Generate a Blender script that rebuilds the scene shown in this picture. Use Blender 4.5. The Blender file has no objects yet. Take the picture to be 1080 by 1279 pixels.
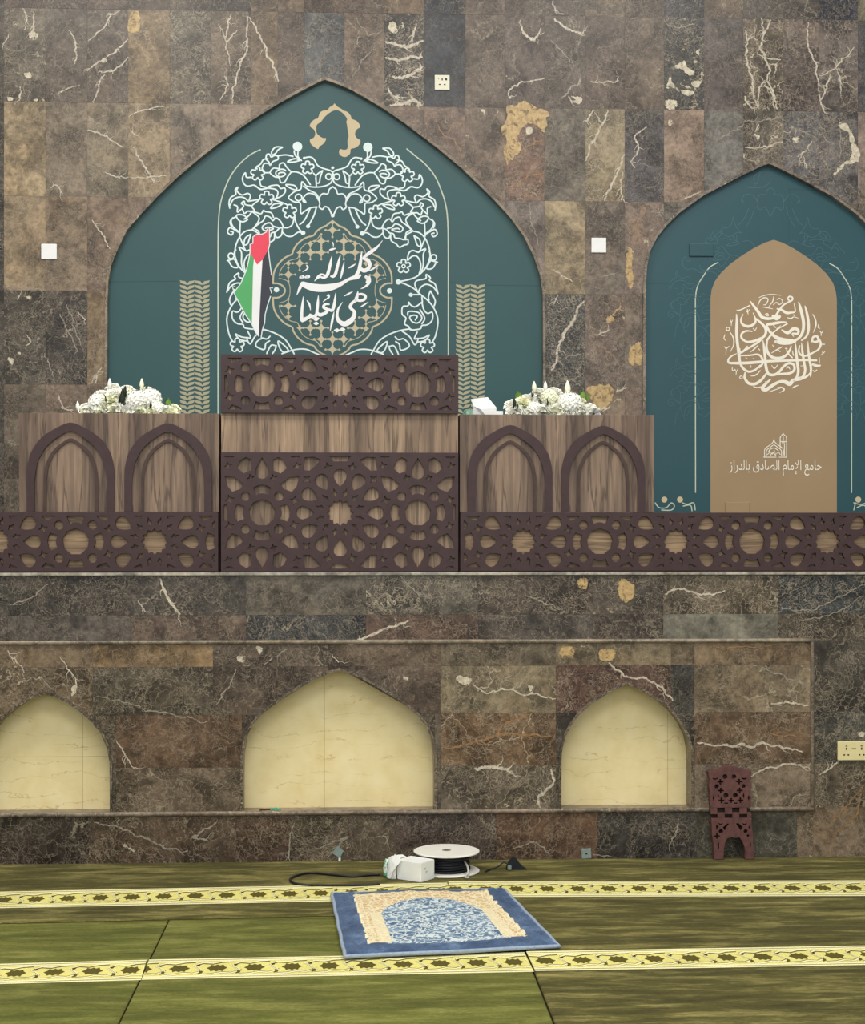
import bpy, bmesh, math, random
from mathutils import Vector, Matrix
random.seed(7)
scene = bpy.context.scene
COL = scene.collection
PI = math.pi

# ------------------------------------------------------------------ camera
EYE = (0.0, -7.2, 1.51)
FOC = 2000.0            # focal length for a 1080 x 1279 frame
YAW = math.atan(0.046)
HOR = 660.0
cam_d = bpy.data.cameras.new('camera')
cam_d.sensor_fit = 'VERTICAL'
cam_d.sensor_height = 36.0
cam_d.lens = 36.0 * FOC / 1279.0
cam_d.shift_y = (HOR - 639.5) / 1279.0
cam = bpy.data.objects.new('camera', cam_d)
cam.location = EYE
cam.rotation_euler = (PI / 2, 0, -YAW)
COL.objects.link(cam)
scene.camera = cam

# ------------------------------------------------------------------ light
scene.view_settings.view_transform = 'Standard'
scene.view_settings.look = 'None'
scene.view_settings.gamma = 1.0
scene.view_settings.use_curve_mapping = False
scene.view_settings.exposure = 0.0
world = bpy.data.worlds.new('hall_light')
scene.world = world
world.use_nodes = True
bg = world.node_tree.nodes['Background']
bg.inputs[0].default_value = (0.93, 0.96, 1.0, 1)
bg.inputs[1].default_value = 0.57
def area(name, loc, rot, sx, sy, power, col):
    l = bpy.data.lights.new(name, 'AREA')
    l.shape = 'RECTANGLE'; l.size = sx; l.size_y = sy; l.energy = power; l.color = col
    o = bpy.data.objects.new(name, l); o.location = loc; o.rotation_euler = rot
    COL.objects.link(o)
    return o
area('ceiling_light_left', (-2.2, -2.6, 6.4), (math.radians(8), 0, 0), 2.2, 1.6, 170, (1, .94, .84))
area('ceiling_light_right', (2.4, -2.6, 6.4), (math.radians(8), 0, 0), 2.2, 1.6, 140, (1, .95, .86))
area('ceiling_light_rear', (0, -7.5, 6.6), (math.radians(25), 0, 0), 5, 2, 220, (1, .96, .9))
area('added_front_fill', (0, -11, 3.6), (math.radians(86), 0, 0), 7, 3, 150, (.96, .98, 1))  # added frontal fill, brightens niches and flowers; no window stands here

# ------------------------------------------------------------------ helpers
def W(px, py, Y=0.0):
    """photo measurement -> (x, z) on the vertical plane at depth Y"""
    dx = math.sin(YAW) + math.cos(YAW) * (px - 540) / FOC
    dy = math.cos(YAW) - math.sin(YAW) * (px - 540) / FOC
    dz = (HOR - py) / FOC
    t = (Y - EYE[1]) / dy
    return (EYE[0] + dx * t, EYE[2] + dz * t)
def WX(px, Y=0.0): return W(px, 0, Y)[0]
def WZ(py, Y=0.0, px=448): return W(px, py, Y)[1]
def FL(px, py, z=0.0):
    dx = math.sin(YAW) + math.cos(YAW) * (px - 540) / FOC
    dy = math.cos(YAW) - math.sin(YAW) * (px - 540) / FOC
    dz = (HOR - py) / FOC
    t = (z - EYE[2]) / dz
    return (EYE[0] + dx * t, EYE[1] + dy * t)
ORG = {}
def tag(o, label=None, cat=None, group=None, kind=None):
    if label: o['label'] = label
    if cat: o['category'] = cat
    if group: o['group'] = group
    if kind: o['kind'] = kind
    return o
def empty(name, loc=(0, 0, 0)):
    o = bpy.data.objects.new(name, None)
    o.empty_display_size = .05
    o.location = loc; COL.objects.link(o); ORG[o.name] = Vector(loc)
    return o
def thing(name, label, cat, loc, group=None):
    return tag(empty(name, loc), label, cat, group)
def add(name, verts, faces, mat, parent=None, org=None, smooth=False, mats=None, fmat=None):
    """link ONE mesh object; verts are world coordinates"""
    me = bpy.data.meshes.new(name)
    if parent is not None: O = ORG[parent.name]
    else: O = Vector(org) if org else Vector((0, 0, 0))
    me.from_pydata([tuple(Vector(v) - O) for v in verts], [], faces)
    for m in (mats or [mat]): me.materials.append(m)
    if fmat: me.polygons.foreach_set('material_index', fmat)
    if smooth: me.polygons.foreach_set('use_smooth', [True] * len(me.polygons))
    me.update()
    o = bpy.data.objects.new(name, me)
    COL.objects.link(o)
    if parent is not None: o.parent = parent
    else: o.location = O
    ORG[o.name] = O
    return o
class MB:
    def __init__(s): s.v = []; s.f = []; s.m = []
    def put(s, verts, faces, m=0):
        n = len(s.v); s.v += [tuple(v) for v in verts]
        s.f += [tuple(i + n for i in f) for f in faces]; s.m += [m] * len(faces)
    def build(s, name, mat, parent=None, **k):
        mats = mat if isinstance(mat, (list, tuple)) else None
        return add(name, s.v, s.f, None if mats else mat, parent, mats=mats, fmat=s.m if mats else None, **k)
def box_vf(x0, x1, y0, y1, z0, z1, b=0.0):
    if b <= 0:
        v = [(x, y, z) for x in (x0, x1) for y in (y0, y1) for z in (z0, z1)]
        return v, [(0, 1, 3, 2), (4, 6, 7, 5), (0, 4, 5, 1), (2, 3, 7, 6), (0, 2, 6, 4), (1, 5, 7, 3)]
    bm = bmesh.new()
    bmesh.ops.create_cube(bm, size=1)
    for v in bm.verts:
        v.co = Vector(((x0 + x1) / 2 + v.co.x * (x1 - x0), (y0 + y1) / 2 + v.co.y * (y1 - y0), (z0 + z1) / 2 + v.co.z * (z1 - z0)))
    bmesh.ops.bevel(bm, geom=bm.edges[:], offset=b, segments=2, affect='EDGES', profile=.6)
    bm.verts.index_update()
    r = [v.co.copy() for v in bm.verts], [tuple(v.index for v in f.verts) for f in bm.faces]
    bm.free(); return r
def box(name, x0, x1, y0, y1, z0, z1, mat, parent=None, b=0.0, org=None):
    v, f = box_vf(x0, x1, y0, y1, z0, z1, b)
    return add(name, v, f, mat, parent, org)
def area2(p): return sum(p[i][0] * p[(i + 1) % len(p)][1] - p[(i + 1) % len(p)][0] * p[i][1] for i in range(len(p))) / 2
def prism_vf(poly, y0, y1):
    """closed prism of an (x,z) outline between depths y0 (front) and y1"""
    if area2(poly) < 0: poly = poly[::-1]
    n = len(poly)
    v = [(x, y0, z) for x, z in poly] + [(x, y1, z) for x, z in poly]
    f = [tuple(range(n)), tuple(range(2 * n - 1, n - 1, -1))]
    f += [(i, i + n, (i + 1) % n + n, (i + 1) % n) for i in range(n)]
    return v, f
def spline(pts, n=6, closed=False):
    """Catmull-Rom through tuples of any length"""
    P = list(pts); out = []
    m = len(P)
    if m < 3 and not closed:
        return [tuple(P[0][k] + (P[-1][k] - P[0][k]) * i / n for k in range(len(P[0]))) for i in range(n + 1)]
    for i in range(m if closed else m - 1):
        if closed: p0, p1, p2, p3 = P[i - 1], P[i], P[(i + 1) % m], P[(i + 2) % m]
        else: p0, p1, p2, p3 = P[max(i - 1, 0)], P[i], P[i + 1], P[min(i + 2, m - 1)]
        for j in range(n):
            t = j / n
            out.append(tuple(.5 * ((2 * b) + (c - a) * t + (2 * a - 5 * b + 4 * c - d) * t * t + (3 * b - a - 3 * c + d) * t ** 3)
                             for a, b, c, d in zip(p0, p1, p2, p3)))
    if not closed: out.append(tuple(P[-1]))
    return out
def tube_vf(pts, r, seg=8, closed=False, rz=None):
    n = len(pts); V = []; F = []
    P = [Vector(p) for p in pts]
    up = Vector((0, 0, 1))
    for i, p in enumerate(P):
        t = (P[(i + 1) % n] - P[i - 1]) if closed else (P[min(i + 1, n - 1)] - P[max(i - 1, 0)])
        if t.length < 1e-9: t = Vector((1, 0, 0))
        t.normalize()
        a = t.cross(up if abs(t.dot(up)) < .95 else Vector((0, 1, 0))).normalized(); b = a.cross(t)
        rr = r[i] if isinstance(r, (list, tuple)) else r
        for k in range(seg):
            q = 2 * PI * k / seg
            V.append(p + a * math.cos(q) * rr + b * math.sin(q) * (rz or rr))
    for i in range(n if closed else n - 1):
        for k in range(seg):
            A = i * seg + k; B = i * seg + (k + 1) % seg; j = (i + 1) % n
            F.append((A, B, j * seg + (k + 1) % seg, j * seg + k))
    if not closed: F += [tuple(range(seg - 1, -1, -1)), tuple((n - 1) * seg + k for k in range(seg))]
    return V, F
def lathe_vf(prof, c, seg=40):
    V = []; F = []; n = len(prof)
    for k in range(seg):
        q = 2 * PI * k / seg
        for r, z in prof: V.append((c[0] + r * math.cos(q), c[1] + r * math.sin(q), c[2] + z))
    for k in range(seg):
        for i in range(n - 1):
            a = k * n + i; b = ((k + 1) % seg) * n + i
            F.append((a, b, b + 1, a + 1))
    return V, F
class Print:
    """flat print lying on a sheet: ribbons, discs and filled outlines, a hair proud of it"""
    def __init__(s, Y, step=1.5e-6): s.Y = Y; s.mb = MB(); s.step = step; s.k = 0
    def _y(s): s.k += 1; return s.Y - .0006 - s.step * (s.k % 900)
    def ribbon(s, pts, closed=False, n=6, smooth=True, caps=True):
        P = spline(pts, n, closed) if smooth else list(pts)
        y = s._y(); V = []; m = len(P)
        for i, p in enumerate(P):
            a = P[i - 1] if (closed or i) else p; b = P[(i + 1) % m] if (closed or i < m - 1) else p
            tx, tz = b[0] - a[0], b[1] - a[1]; l = math.hypot(tx, tz) or 1
            nx, nz = -tz / l * p[2] / 2, tx / l * p[2] / 2
            yy = y - 1e-6 * i
            V += [(p[0] - nx, yy, p[1] - nz), (p[0] + nx, yy, p[1] + nz)]
        F = [(2 * i, 2 * ((i + 1) % m), 2 * ((i + 1) % m) + 1, 2 * i + 1) for i in range(m if closed else m - 1)]
        s.mb.put(V, F)
        if caps and not closed:
            for p in (P[0], P[-1]): s.disc(p[0], p[1], p[2] / 2, 8)
    def disc(s, x, z, r, seg=14):
        y = s._y()
        s.mb.put([(x + r * math.cos(2 * PI * k / seg), y, z + r * math.sin(2 * PI * k / seg)) for k in range(seg)], [tuple(range(seg))])
    def fill(s, poly):
        if area2(poly) < 0: poly = poly[::-1]
        y = s._y(); s.mb.put([(x, y, z) for x, z in poly], [tuple(range(len(poly)))])
    def build(s, name, mat, parent): return s.mb.build(name, mat, parent)

# ------------------------------------------------------------------ materials
def s2l(c):
    c = c / 255.0
    return c / 12.92 if c <= .04045 else ((c + .055) / 1.055) ** 2.4
def rgb(r, g, b): return (s2l(r), s2l(g), s2l(b), 1)
class NT:
    def __init__(s, name):
        s.m = bpy.data.materials.new(name); s.m.use_nodes = True
        s.t = s.m.node_tree; s.b = s.t.nodes['Principled BSDF']
    def n(s, typ, ins=None, **k):
        q = s.t.nodes.new(typ)
        for a, v in k.items(): setattr(q, a, v)
        for i, v in (ins or {}).items():
            if hasattr(v, 'is_linked') or hasattr(v, 'links'): s.t.links.new(v, q.inputs[i])
            else: q.inputs[i].default_value = v
        return q
    def math(s, op, a, b=0.0, c=0.0): return s.n('ShaderNodeMath', {0: a, 1: b, 2: c}, operation=op).outputs[0]
    def ramp(s, fac, stops, interp='LINEAR'):
        q = s.n('ShaderNodeValToRGB', {0: fac}); e = q.color_ramp; e.interpolation = interp
        while len(e.elements) < len(stops): e.elements.new(.5)
        for el, (p, c) in zip(e.elements, stops): el.position = p; el.color = c if len(c) == 4 else (*c, 1)
        return q.outputs[0]
    def mix(s, f, a, b, blend='MIX'):
        q = s.n('ShaderNodeMix', data_type='RGBA', blend_type=blend)
        for i, v in ((0, f), (6, a), (7, b)):
            if hasattr(v, 'links'): s.t.links.new(v, q.inputs[i])
            else: q.inputs[i].default_value = v
        return q.outputs[2]
    def noise(s, vec, scale, detail=4, rough=.55, out=0, dist=0.0):
        return s.n('ShaderNodeTexNoise', {'Vector': vec, 'Scale': scale, 'Detail': detail, 'Roughness': rough, 'Distortion': dist}).outputs[out]
    def mapping(s, vec, scale=(1, 1, 1), loc=(0, 0, 0), rot=(0, 0, 0)):
        return s.n('ShaderNodeMapping', {'Vector': vec, 'Scale': scale, 'Location': loc, 'Rotation': rot}).outputs[0]
    def step(s, v, a, b, lo=0.0, hi=1.0):
        return s.n('ShaderNodeMapRange', {0: v, 1: a, 2: b, 3: lo, 4: hi}, interpolation_type='SMOOTHSTEP').outputs[0]
    def set(s, col=None, rough=None, spec=None, bump=None, bstr=.2, bdist=.002, metal=None, sheen=None):
        for key, v in (('Base Color', col), ('Roughness', rough), ('Specular IOR Level', spec), ('Metallic', metal), ('Sheen Weight', sheen)):
            if v is None: continue
            if hasattr(v, 'links'): s.t.links.new(v, s.b.inputs[key])
            else: s.b.inputs[key].default_value = v
        if bump is not None:
            q = s.n('ShaderNodeBump', {'Height': bump, 'Strength': bstr, 'Distance': bdist})
            s.t.links.new(q.outputs[0], s.b.inputs['Normal'])
        return s.m
    def pos(s): return s.n('ShaderNodeTexCoord').outputs['Object']
def plain(name, c, rough=.5, spec=.4, var=.06, scale=20, metal=0.0):
    t = NT(name); p = t.pos(); n = t.noise(p, scale, 3)
    k = t.step(n, .3, .7, 1 - var, 1 + var)
    col = t.mix(1.0, rgb(*c), k, 'MULTIPLY')
    return t.set(col, rough, spec, metal=metal)

def make_marble():
    t = NT('dark_emperador_marble')
    A = lambda nm, o: t.n('ShaderNodeAttribute', attribute_name=nm, attribute_type='OBJECT').outputs[o]
    tone = t.n('ShaderNodeHueSaturation', {'Color': A('tone', 0), 'Saturation': .92, 'Value': .90}).outputs[0]; seed = A('seed', 2); vein = A('vein', 2); chip = A('chip', 2)
    off = t.n('ShaderNodeCombineXYZ', {0: t.math('MULTIPLY', seed, 13.7), 1: t.math('MULTIPLY', seed, 7.31), 2: t.math('MULTIPLY', seed, 5.9)}).outputs[0]
    p0 = t.n('ShaderNodeVectorMath', {0: t.pos(), 1: off}, operation='ADD').outputs[0]
    # rotate the figure a little per tile
    p = t.n('ShaderNodeVectorRotate', {'Vector': p0, 'Angle': t.math('MULTIPLY', seed, 2.1)}, rotation_type='Y_AXIS').outputs[0]
    dn = t.noise(p, 5.0, 4, .6, 1)
    dv = t.n('ShaderNodeVectorMath', {0: dn, 1: (.5, .5, .5)}, operation='SUBTRACT').outputs[0]
    dv = t.n('ShaderNodeVectorMath', {0: dv, 'Scale': .30}, operation='SCALE').outputs[0]
    q = t.n('ShaderNodeVectorMath', {0: p, 1: dv}, operation='ADD').outputs[0]
    # clouds and grain
    cl = t.noise(q, 5.5, 6, .68)
    cl2 = t.noise(p, 34, 5, .72)
    k = t.math('MULTIPLY', t.step(cl, .33, .67, .42, 1.52), t.step(cl2, .30, .70, .70, 1.30))
    col = t.mix(1.0, tone, k, 'MULTIPLY')
    hu = t.step(t.noise(p, 3.1, 3), .48, .68, 0, .38)
    col = t.mix(hu, col, t.mix(1.0, col, (1.13, 1.0, .84, 1), 'MULTIPLY'))
    # fine pale fracture nets
    def net(vec, scale, w, mscale, lo, hi):
        d = t.n('ShaderNodeTexVoronoi', {'Vector': vec, 'Scale': scale, 'Randomness': 1.0}, feature='DISTANCE_TO_EDGE').outputs[0]
        ln = t.step(d, 0.0, w, 1, 0)
        return t.math('MULTIPLY', ln, t.step(t.noise(vec, mscale, 3, .6), lo, hi))
    dv2 = t.n('ShaderNodeVectorMath', {0: t.noise(p, 22, 3, .6, 1), 'Scale': .05}, operation='SCALE').outputs[0]
    q2 = t.n('ShaderNodeVectorMath', {0: q, 1: dv2}, operation='ADD').outputs[0]
    f0 = net(q2, 44, .085, 9, .36, .56)
    f1 = net(q2, 21, .045, 6, .36, .54)
    f2 = net(q2, 9, .020, 4.5, .46, .58)
    st = t.n('ShaderNodeMapping', {'Vector': q2, 'Scale': (1.0, 1.0, .55), 'Rotation': (0, .6, 0)}).outputs[0]
    f3 = net(st, 2.7, .010, 2.7, .52, .60)
    pale = t.mix(.58, tone, rgb(186, 170, 146))
    lim = lambda a, m: t.math('MINIMUM', t.math('MULTIPLY', a, m), .95)
    col = t.mix(t.math('MULTIPLY', f0, lim(vein, .55)), col, pale)
    col = t.mix(t.math('MULTIPLY', f1, lim(vein, .75)), col, pale)
    col = t.mix(t.math('MULTIPLY', f2, lim(vein, .60)), col, rgb(172, 156, 132))
    col = t.mix(t.math('MULTIPLY', f3, lim(t.math('SUBTRACT', vein, .25), .8)), col, rgb(200, 186, 160))
    ch = t.noise(q2, 13, 5, .68)
    cm = t.step(t.math('ADD', ch, t.math('MULTIPLY', chip, .13)), .715, .75)
    col = t.mix(t.math('MULTIPLY', cm, .85), col, rgb(196, 180, 148))
    return t.set(col, .30, .32)
MARBLE = make_marble()

def make_beige():
    t = NT('cream_marble'); p = t.pos()
    d = t.noise(p, 4, 3, .5, 1)
    w = t.n('ShaderNodeMapping', {'Vector': p, 'Scale': (1.4, 1, 16)}).outputs[0]
    wv = t.n('ShaderNodeVectorMath', {0: w, 1: t.n('ShaderNodeVectorMath', {0: d, 'Scale': 1.1}, operation='SCALE').outputs[0]}, operation='ADD').outputs[0]
    sx = t.n('ShaderNodeSeparateXYZ', {0: p}).outputs[2]
    ph = t.math('ADD', t.math('MULTIPLY', sx, 15.0), t.math('MULTIPLY', t.noise(t.mapping(p, (2.2, 1, 5)), 1.6, 5, .62), 3.2))
    fr = t.math('ABSOLUTE', t.math('SUBTRACT', t.math('FRACT', ph), .5))
    m = t.math('MULTIPLY', t.step(fr, .0, .045, 1, 0), t.step(t.noise(t.mapping(p, (1, 1, 3)), 4, 3), .40, .58))
    base = t.ramp(t.noise(p, 9, 4), [(.25, rgb(228, 209, 152)), (.55, rgb(238, 222, 170)), (.8, rgb(243, 230, 186))])
    col = t.mix(t.math('MULTIPLY', m, .6), base, rgb(190, 164, 116))
    return t.set(col, .35, .4)
BEIGE = make_beige()

def make_wood(name, axis, light, dark, bands=5.5):
    t = NT(name); p = t.pos()
    sc = (bands, bands, .35) if axis == 'Z' else (.35, bands, bands)
    m = t.mapping(p, sc)
    d = t.noise(m, 1.3, 3, .5, 1)
    mm = t.n('ShaderNodeVectorMath', {0: m, 1: t.n('ShaderNodeVectorMath', {0: d, 'Scale': .35}, operation='SCALE').outputs[0]}, operation='ADD').outputs[0]
    a = t.noise(mm, 2.6, 3, .6)
    fine = t.noise(t.mapping(p, tuple(s * 9 for s in sc)), 2.0, 3, .6)
    dl = t.math('ABSOLUTE', t.math('SUBTRACT', t.noise(mm, 4.5, 4, .5), .47))
    streak = t.step(dl, 0, .045, .95, 0)
    c = t.ramp(a, [(.30, rgb(*dark)), (.46, rgb(*[(x * .45 + y * .55) for x, y in zip(dark, light)])), (.62, rgb(*light)), (.75, rgb(*[min(255, v * 1.08) for v in light]))])
    c = t.mix(t.math('MULTIPLY', streak, .7), c, rgb(*[v * .8 for v in dark]))
    c = t.mix(1.0, c, t.step(fine, .25, .75, .82, 1.14), 'MULTIPLY')
    return t.set(c, .48, .3, bump=fine, bstr=.08)
WOOD_V = make_wood('walnut_laminate_upright', 'Z', (143, 121, 102), (82, 68, 60))
WOOD_V2 = make_wood('walnut_laminate_backing', 'Z', (166, 141, 116), (96, 80, 68))
WOOD_H = make_wood('walnut_laminate_level', 'X', (166, 140, 110), (118, 98, 78), 6.5)
DARKWOOD = plain('wenge_board', (66, 49, 50), .45, .3, .10, 25)
DARKLINE = plain('dark_brown_edging', (72, 56, 50), .5, .3, .1, 30)
def make_fabric(name, c, spec=.3, rough=.5):
    t = NT(name); p = t.pos()
    k = t.step(t.noise(p, 2.5, 3), .3, .7, .96, 1.04)
    return t.set(t.mix(1.0, rgb(*c), k, 'MULTIPLY'), rough, spec)
TEAL = make_fabric('teal_printed_vinyl', (38, 80, 81), .42, .42)
TEAL2 = make_fabric('teal_printed_vinyl_ornamented', (38, 79, 86), .42, .42)
DAMASK = make_fabric('teal_ornament_ink', (58, 99, 106), .42, .42)
BRONZE = make_fabric('bronze_ink', (160, 136, 104))
WHITE_INK = make_fabric('white_ink', (222, 236, 233))
CREAM_INK = make_fabric('cream_ink', (242, 236, 218))
GOLD_INK = make_fabric('gold_ink', (205, 188, 152))
GOLD2 = make_fabric('dull_gold_ink', (172, 168, 138)); GOLD3 = make_fabric('pale_gold_ink', (192, 182, 152))
OLIVE_INK = make_fabric('olive_ink', (70, 98, 90))
PALE_LINE = make_fabric('pale_line_ink', (196, 205, 185))
RED_INK = make_fabric('red_ink', (232, 74, 94)); GREEN_INK = make_fabric('green_ink', (86, 172, 104))
BLACK_INK = make_fabric('charcoal_ink', (58, 62, 70)); PURE_INK = make_fabric('paper_white_ink', (240, 240, 238))
FOLD_INK = make_fabric('pressed_fold', (46, 80, 84))
PLASTIC = plain('white_plastic', (238, 238, 234), .35, .5, .02)
IVORY = plain('ivory_plastic', (225, 212, 158), .4, .45, .03)
PINHOLE = plain('dark_slot', (40, 36, 30), .6, .2)
STEEL = plain('satin_steel', (140, 156, 150), .35, .5, .08, 40, .15)
STONE_TRIM = None

# ------------------------------------------------------------------ stone wall tools
def arch_fn(pts):
    """pts: (x, z) from left to right over the apex -> (xl, xr, H(x))"""
    P = [pts[0]]
    for p in pts[1:]:
        P.append((max(p[0], P[-1][0] + 1e-5), p[1]))
    def H(x):
        if x <= P[0][0] or x >= P[-1][0]: return -1e9
        for a, b in zip(P, P[1:]):
            if a[0] <= x <= b[0]: return a[1] + (b[1] - a[1]) * (x - a[0]) / max(b[0] - a[0], 1e-9)
        return -1e9
    return P, H
def cut_rect(x0, x1, z0, z1, arches):
    """rectangle minus arch openings (each a height function) -> outlines"""
    xs = {x0, x1}
    for P, H in arches:
        for p in P:
            for e in (-1e-5, 1e-5):
                if x0 < p[0] + e < x1: xs.add(p[0] + e)
    n = max(2, int((x1 - x0) / .006))
    if any(P[0][0] < x1 and P[-1][0] > x0 for P, H in arches):
        for i in range(1, n): xs.add(x0 + (x1 - x0) * i / n)
    xs = sorted(xs)
    low = lambda x: max([z0] + [H(x) for P, H in arches])
    out = []; run = []
    for x in xs:
        l = low(x)
        if l < z1 - 1e-3: run.append((x, l))
        elif run: out.append(run); run = []
    if run: out.append(run)
    polys = []
    for r in out:
        if r[-1][0] - r[0][0] < .004: continue
        # drop collinear points of the lower edge
        q = [r[0]]
        for a, b, c in zip(r, r[1:], r[2:]):
            if abs((b[0] - a[0]) * (c[1] - a[1]) - (c[0] - a[0]) * (b[1] - a[1])) > 1e-8: q.append(b)
        q.append(r[-1])
        poly = q + [(r[-1][0], z1), (r[0][0], z1)]
        if abs(area2(poly)) > 1e-4: polys.append(poly)
    return polys
ALLT = []
def tile(parent, rect, Y, tone, vein=.6, chip=0.0, arches=(), gap=.0003, mat=None, thick=.03):
    x0, x1, z0, z1 = rect
    res = []
    for poly in cut_rect(x0 + gap, x1 - gap, z0 + gap, z1 - gap, arches):
        dy = random.uniform(-.0006, .0006)
        v, f = prism_vf(poly, Y + dy, Y + thick)
        o = add('tile', v, f, mat or MARBLE, parent)
        o['tone'] = [s2l(c) for c in tone]; o['seed'] = random.uniform(1, 40); o['vein'] = float(vein); o['chip'] = float(chip)
        res.append(o)
    ALLT.append((rect, Y, res))
    return res
def stone_prop(o, tone, vein=.8, chip=.2):
    o['tone'] = [s2l(c) for c in tone]; o['seed'] = random.uniform(1, 40); o['vein'] = float(vein); o['chip'] = float(chip); return o
def arch_strip(name, outline, y0, y1, w, tone, parent=None, kind='structure', chip=.3):
    """a strip of width w following an open (x,z) outline, inside it"""
    n = len(outline); inner = []
    for i, p in enumerate(outline):
        a = outline[max(i - 1, 0)]; b = outline[min(i + 1, n - 1)]
        tx, tz = b[0] - a[0], b[1] - a[1]; l = math.hypot(tx, tz) or 1
        inner.append((p[0] + tz / l * w, p[1] - tx / l * w))
    V = []; F = []
    for (a, b) in zip(outline, inner): V += [(a[0], y0, a[1]), (b[0], y0, b[1]), (b[0], y1, b[1]), (a[0], y1, a[1])]
    for i in range(n - 1):
        k = 4 * i
        for j in range(4): F.append((k + j, k + 4 + j, k + 4 + (j + 1) % 4, k + (j + 1) % 4))
    F += [(3, 2, 1, 0), (4 * n - 4, 4 * n - 3, 4 * n - 2, 4 * n - 1)]
    o = add(name, V, F, MARBLE, parent)
    if parent is None: o['kind'] = kind
    return stone_prop(o, tone, 1.2, chip)

YU = 1.80          # face of the upper wall
ZL = WZ(715)       # ledge height
# ------------------------------------------------------------------ floor, slabs, ledge
tag(box('floor', -4.2, 5.0, -8.0, .13, -.06, 0, plain('screed', (95, 90, 70), .8, .2)), kind='structure')
wall_front = tag(box('wall_front', -4.2, 5.0, .125, .16, 0, ZL - .03, plain('mortar', (70, 62, 54), .8, .2)), kind='structure')
wall_back = tag(box('wall_back', -4.2, 5.6, YU + .062, YU + .12, ZL - .03, 5.4, plain('mortar_back', (70, 62, 54), .8, .2)), kind='structure')
led = tag(box('trim_1', -4.2, 5.0, -.014, YU + .06, ZL - .012, ZL, MARBLE, b=.002), kind='structure'); stone_prop(led, (165, 160, 146), .4, 0)

# ---- arches in the upper wall
def U(px, py): return W(px, py, YU)
mainL = [(130.7, 720), (130.7, 476), (131.2, 380), (132.4, 350), (136, 331), (145.5, 307.4), (156, 286), (172.5, 267), (195, 243), (220, 219), (250, 193.5), (270, 178), (295, 160), (320, 143.5), (345, 128), (368, 115), (387, 105), (398, 99.5), (405.5, 97)]
mainR = [(413, 99), (425, 103.5), (440, 110), (457, 119.5), (482, 134.5), (505, 150.5), (530, 169), (552, 186), (578, 208), (600, 229), (620, 249), (640, 271), (656, 293), (669, 319), (677, 343), (680.5, 368), (681, 400), (681, 486), (681, 720)]
MAIN = [U(*p) for p in mainL + mainR]
rl = [(802.6, 720), (802.6, 478), (803, 360), (804.5, 333), (809, 312), (818, 294.5), (830, 279.5), (847, 263), (877, 241.5), (902, 228.5), (927, 215.5), (945, 207), (953, 203.3), (959, 202)]
RL = [U(*p) for p in rl]
ax = RL[-1][0]
RIGHT = RL + [(2 * ax - x, z) for x, z in RL[-2::-1]]
aMAIN, aRIGHT = arch_fn(MAIN), arch_fn(RIGHT)
# ---- upper wall tiles
cols = [-98, -47, 5, 57, 109, 160, 212, 263, 313, 347, 380, 430, 480, 530, 581, 631, 680, 731, 780, 829, 879, 928, 978, 1023, 1071, 1120, 1169]
cx = [WX(c, YU) for c in cols]
rows = [W(5, y, YU)[1] for y in (-108, 9.7, 127, 244.5, 362.6, 480, 598, 716)]
D, N = (70, 64, 57), (52, 53, 58)
TONES = [
    # row above the frame edge
    [D, D, (72, 58, 50), (70, 56, 48), (68, 55, 48), (70, 58, 48), (74, 62, 52), (66, 58, 52), (92, 76, 60), (98, 80, 62), (84, 66, 54), (80, 66, 56), (98, 80, 62), N, (84, 70, 60), (78, 66, 56), (74, 64, 56), (98, 84, 66), (82, 68, 56), (42, 43, 52), (90, 74, 58), (68, 62, 56), (70, 62, 56), (40, 42, 52), (100, 92, 72), (104, 96, 76)],
    [D, D, (94, 86, 74), (86, 76, 66), (86, 75, 66), (118, 99, 72), (90, 82, 69), (92, 80, 66), (108, 90, 68), (84, 70, 59), (80, 82, 82), (104, 88, 73), (60, 56, 50), (54, 56, 60), (94, 80, 68), (86, 74, 66), (82, 72, 64), (90, 76, 66), (102, 88, 74), (58, 58, 56), (80, 72, 68), (84, 74, 60), (92, 80, 74), (98, 88, 82), (70, 68, 70), D],
    [D, D, (152, 132, 100), (120, 106, 88), (122, 110, 90), (140, 121, 92), (118, 104, 88), (124, 106, 88), (118, 102, 84), (110, 94, 78), (108, 92, 76), (112, 94, 78), (110, 92, 78), (114, 94, 80), (106, 90, 76), (112, 86, 70), (100, 92, 80), (134, 120, 92), (84, 80, 80), (136, 114, 96), (104, 100, 94), (96, 88, 76), (90, 88, 88), (92, 88, 86), (126, 110, 98), D],
    [D, D, (138, 119, 92), (124, 106, 84), (118, 99, 81), (112, 94, 78)] + [(100, 86, 72)] * 9 + [(112, 100, 92), (148, 130, 98), (106, 94, 82), (112, 96, 84), (104, 98, 90)] + [(100, 90, 80)] * 6,
    [D, D, (72, 66, 56), (72, 65, 57), (124, 103, 74), (112, 94, 74)] + [(100, 86, 72)] * 9 + [(110, 96, 88), (62, 62, 58), (106, 91, 79), (108, 94, 80), (100, 90, 80)] + [(100, 90, 80)] * 6,
    [D, D, (98, 86, 70), (112, 94, 77), (108, 92, 74), (110, 92, 74)] + [(100, 86, 72)] * 9 + [(104, 90, 78), (96, 85, 72), (116, 98, 78), (106, 90, 78), (100, 90, 80)] + [(100, 90, 80)] * 6,
    [D, D, (92, 82, 68)] + [(100, 86, 72)] * 23,
]
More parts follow.
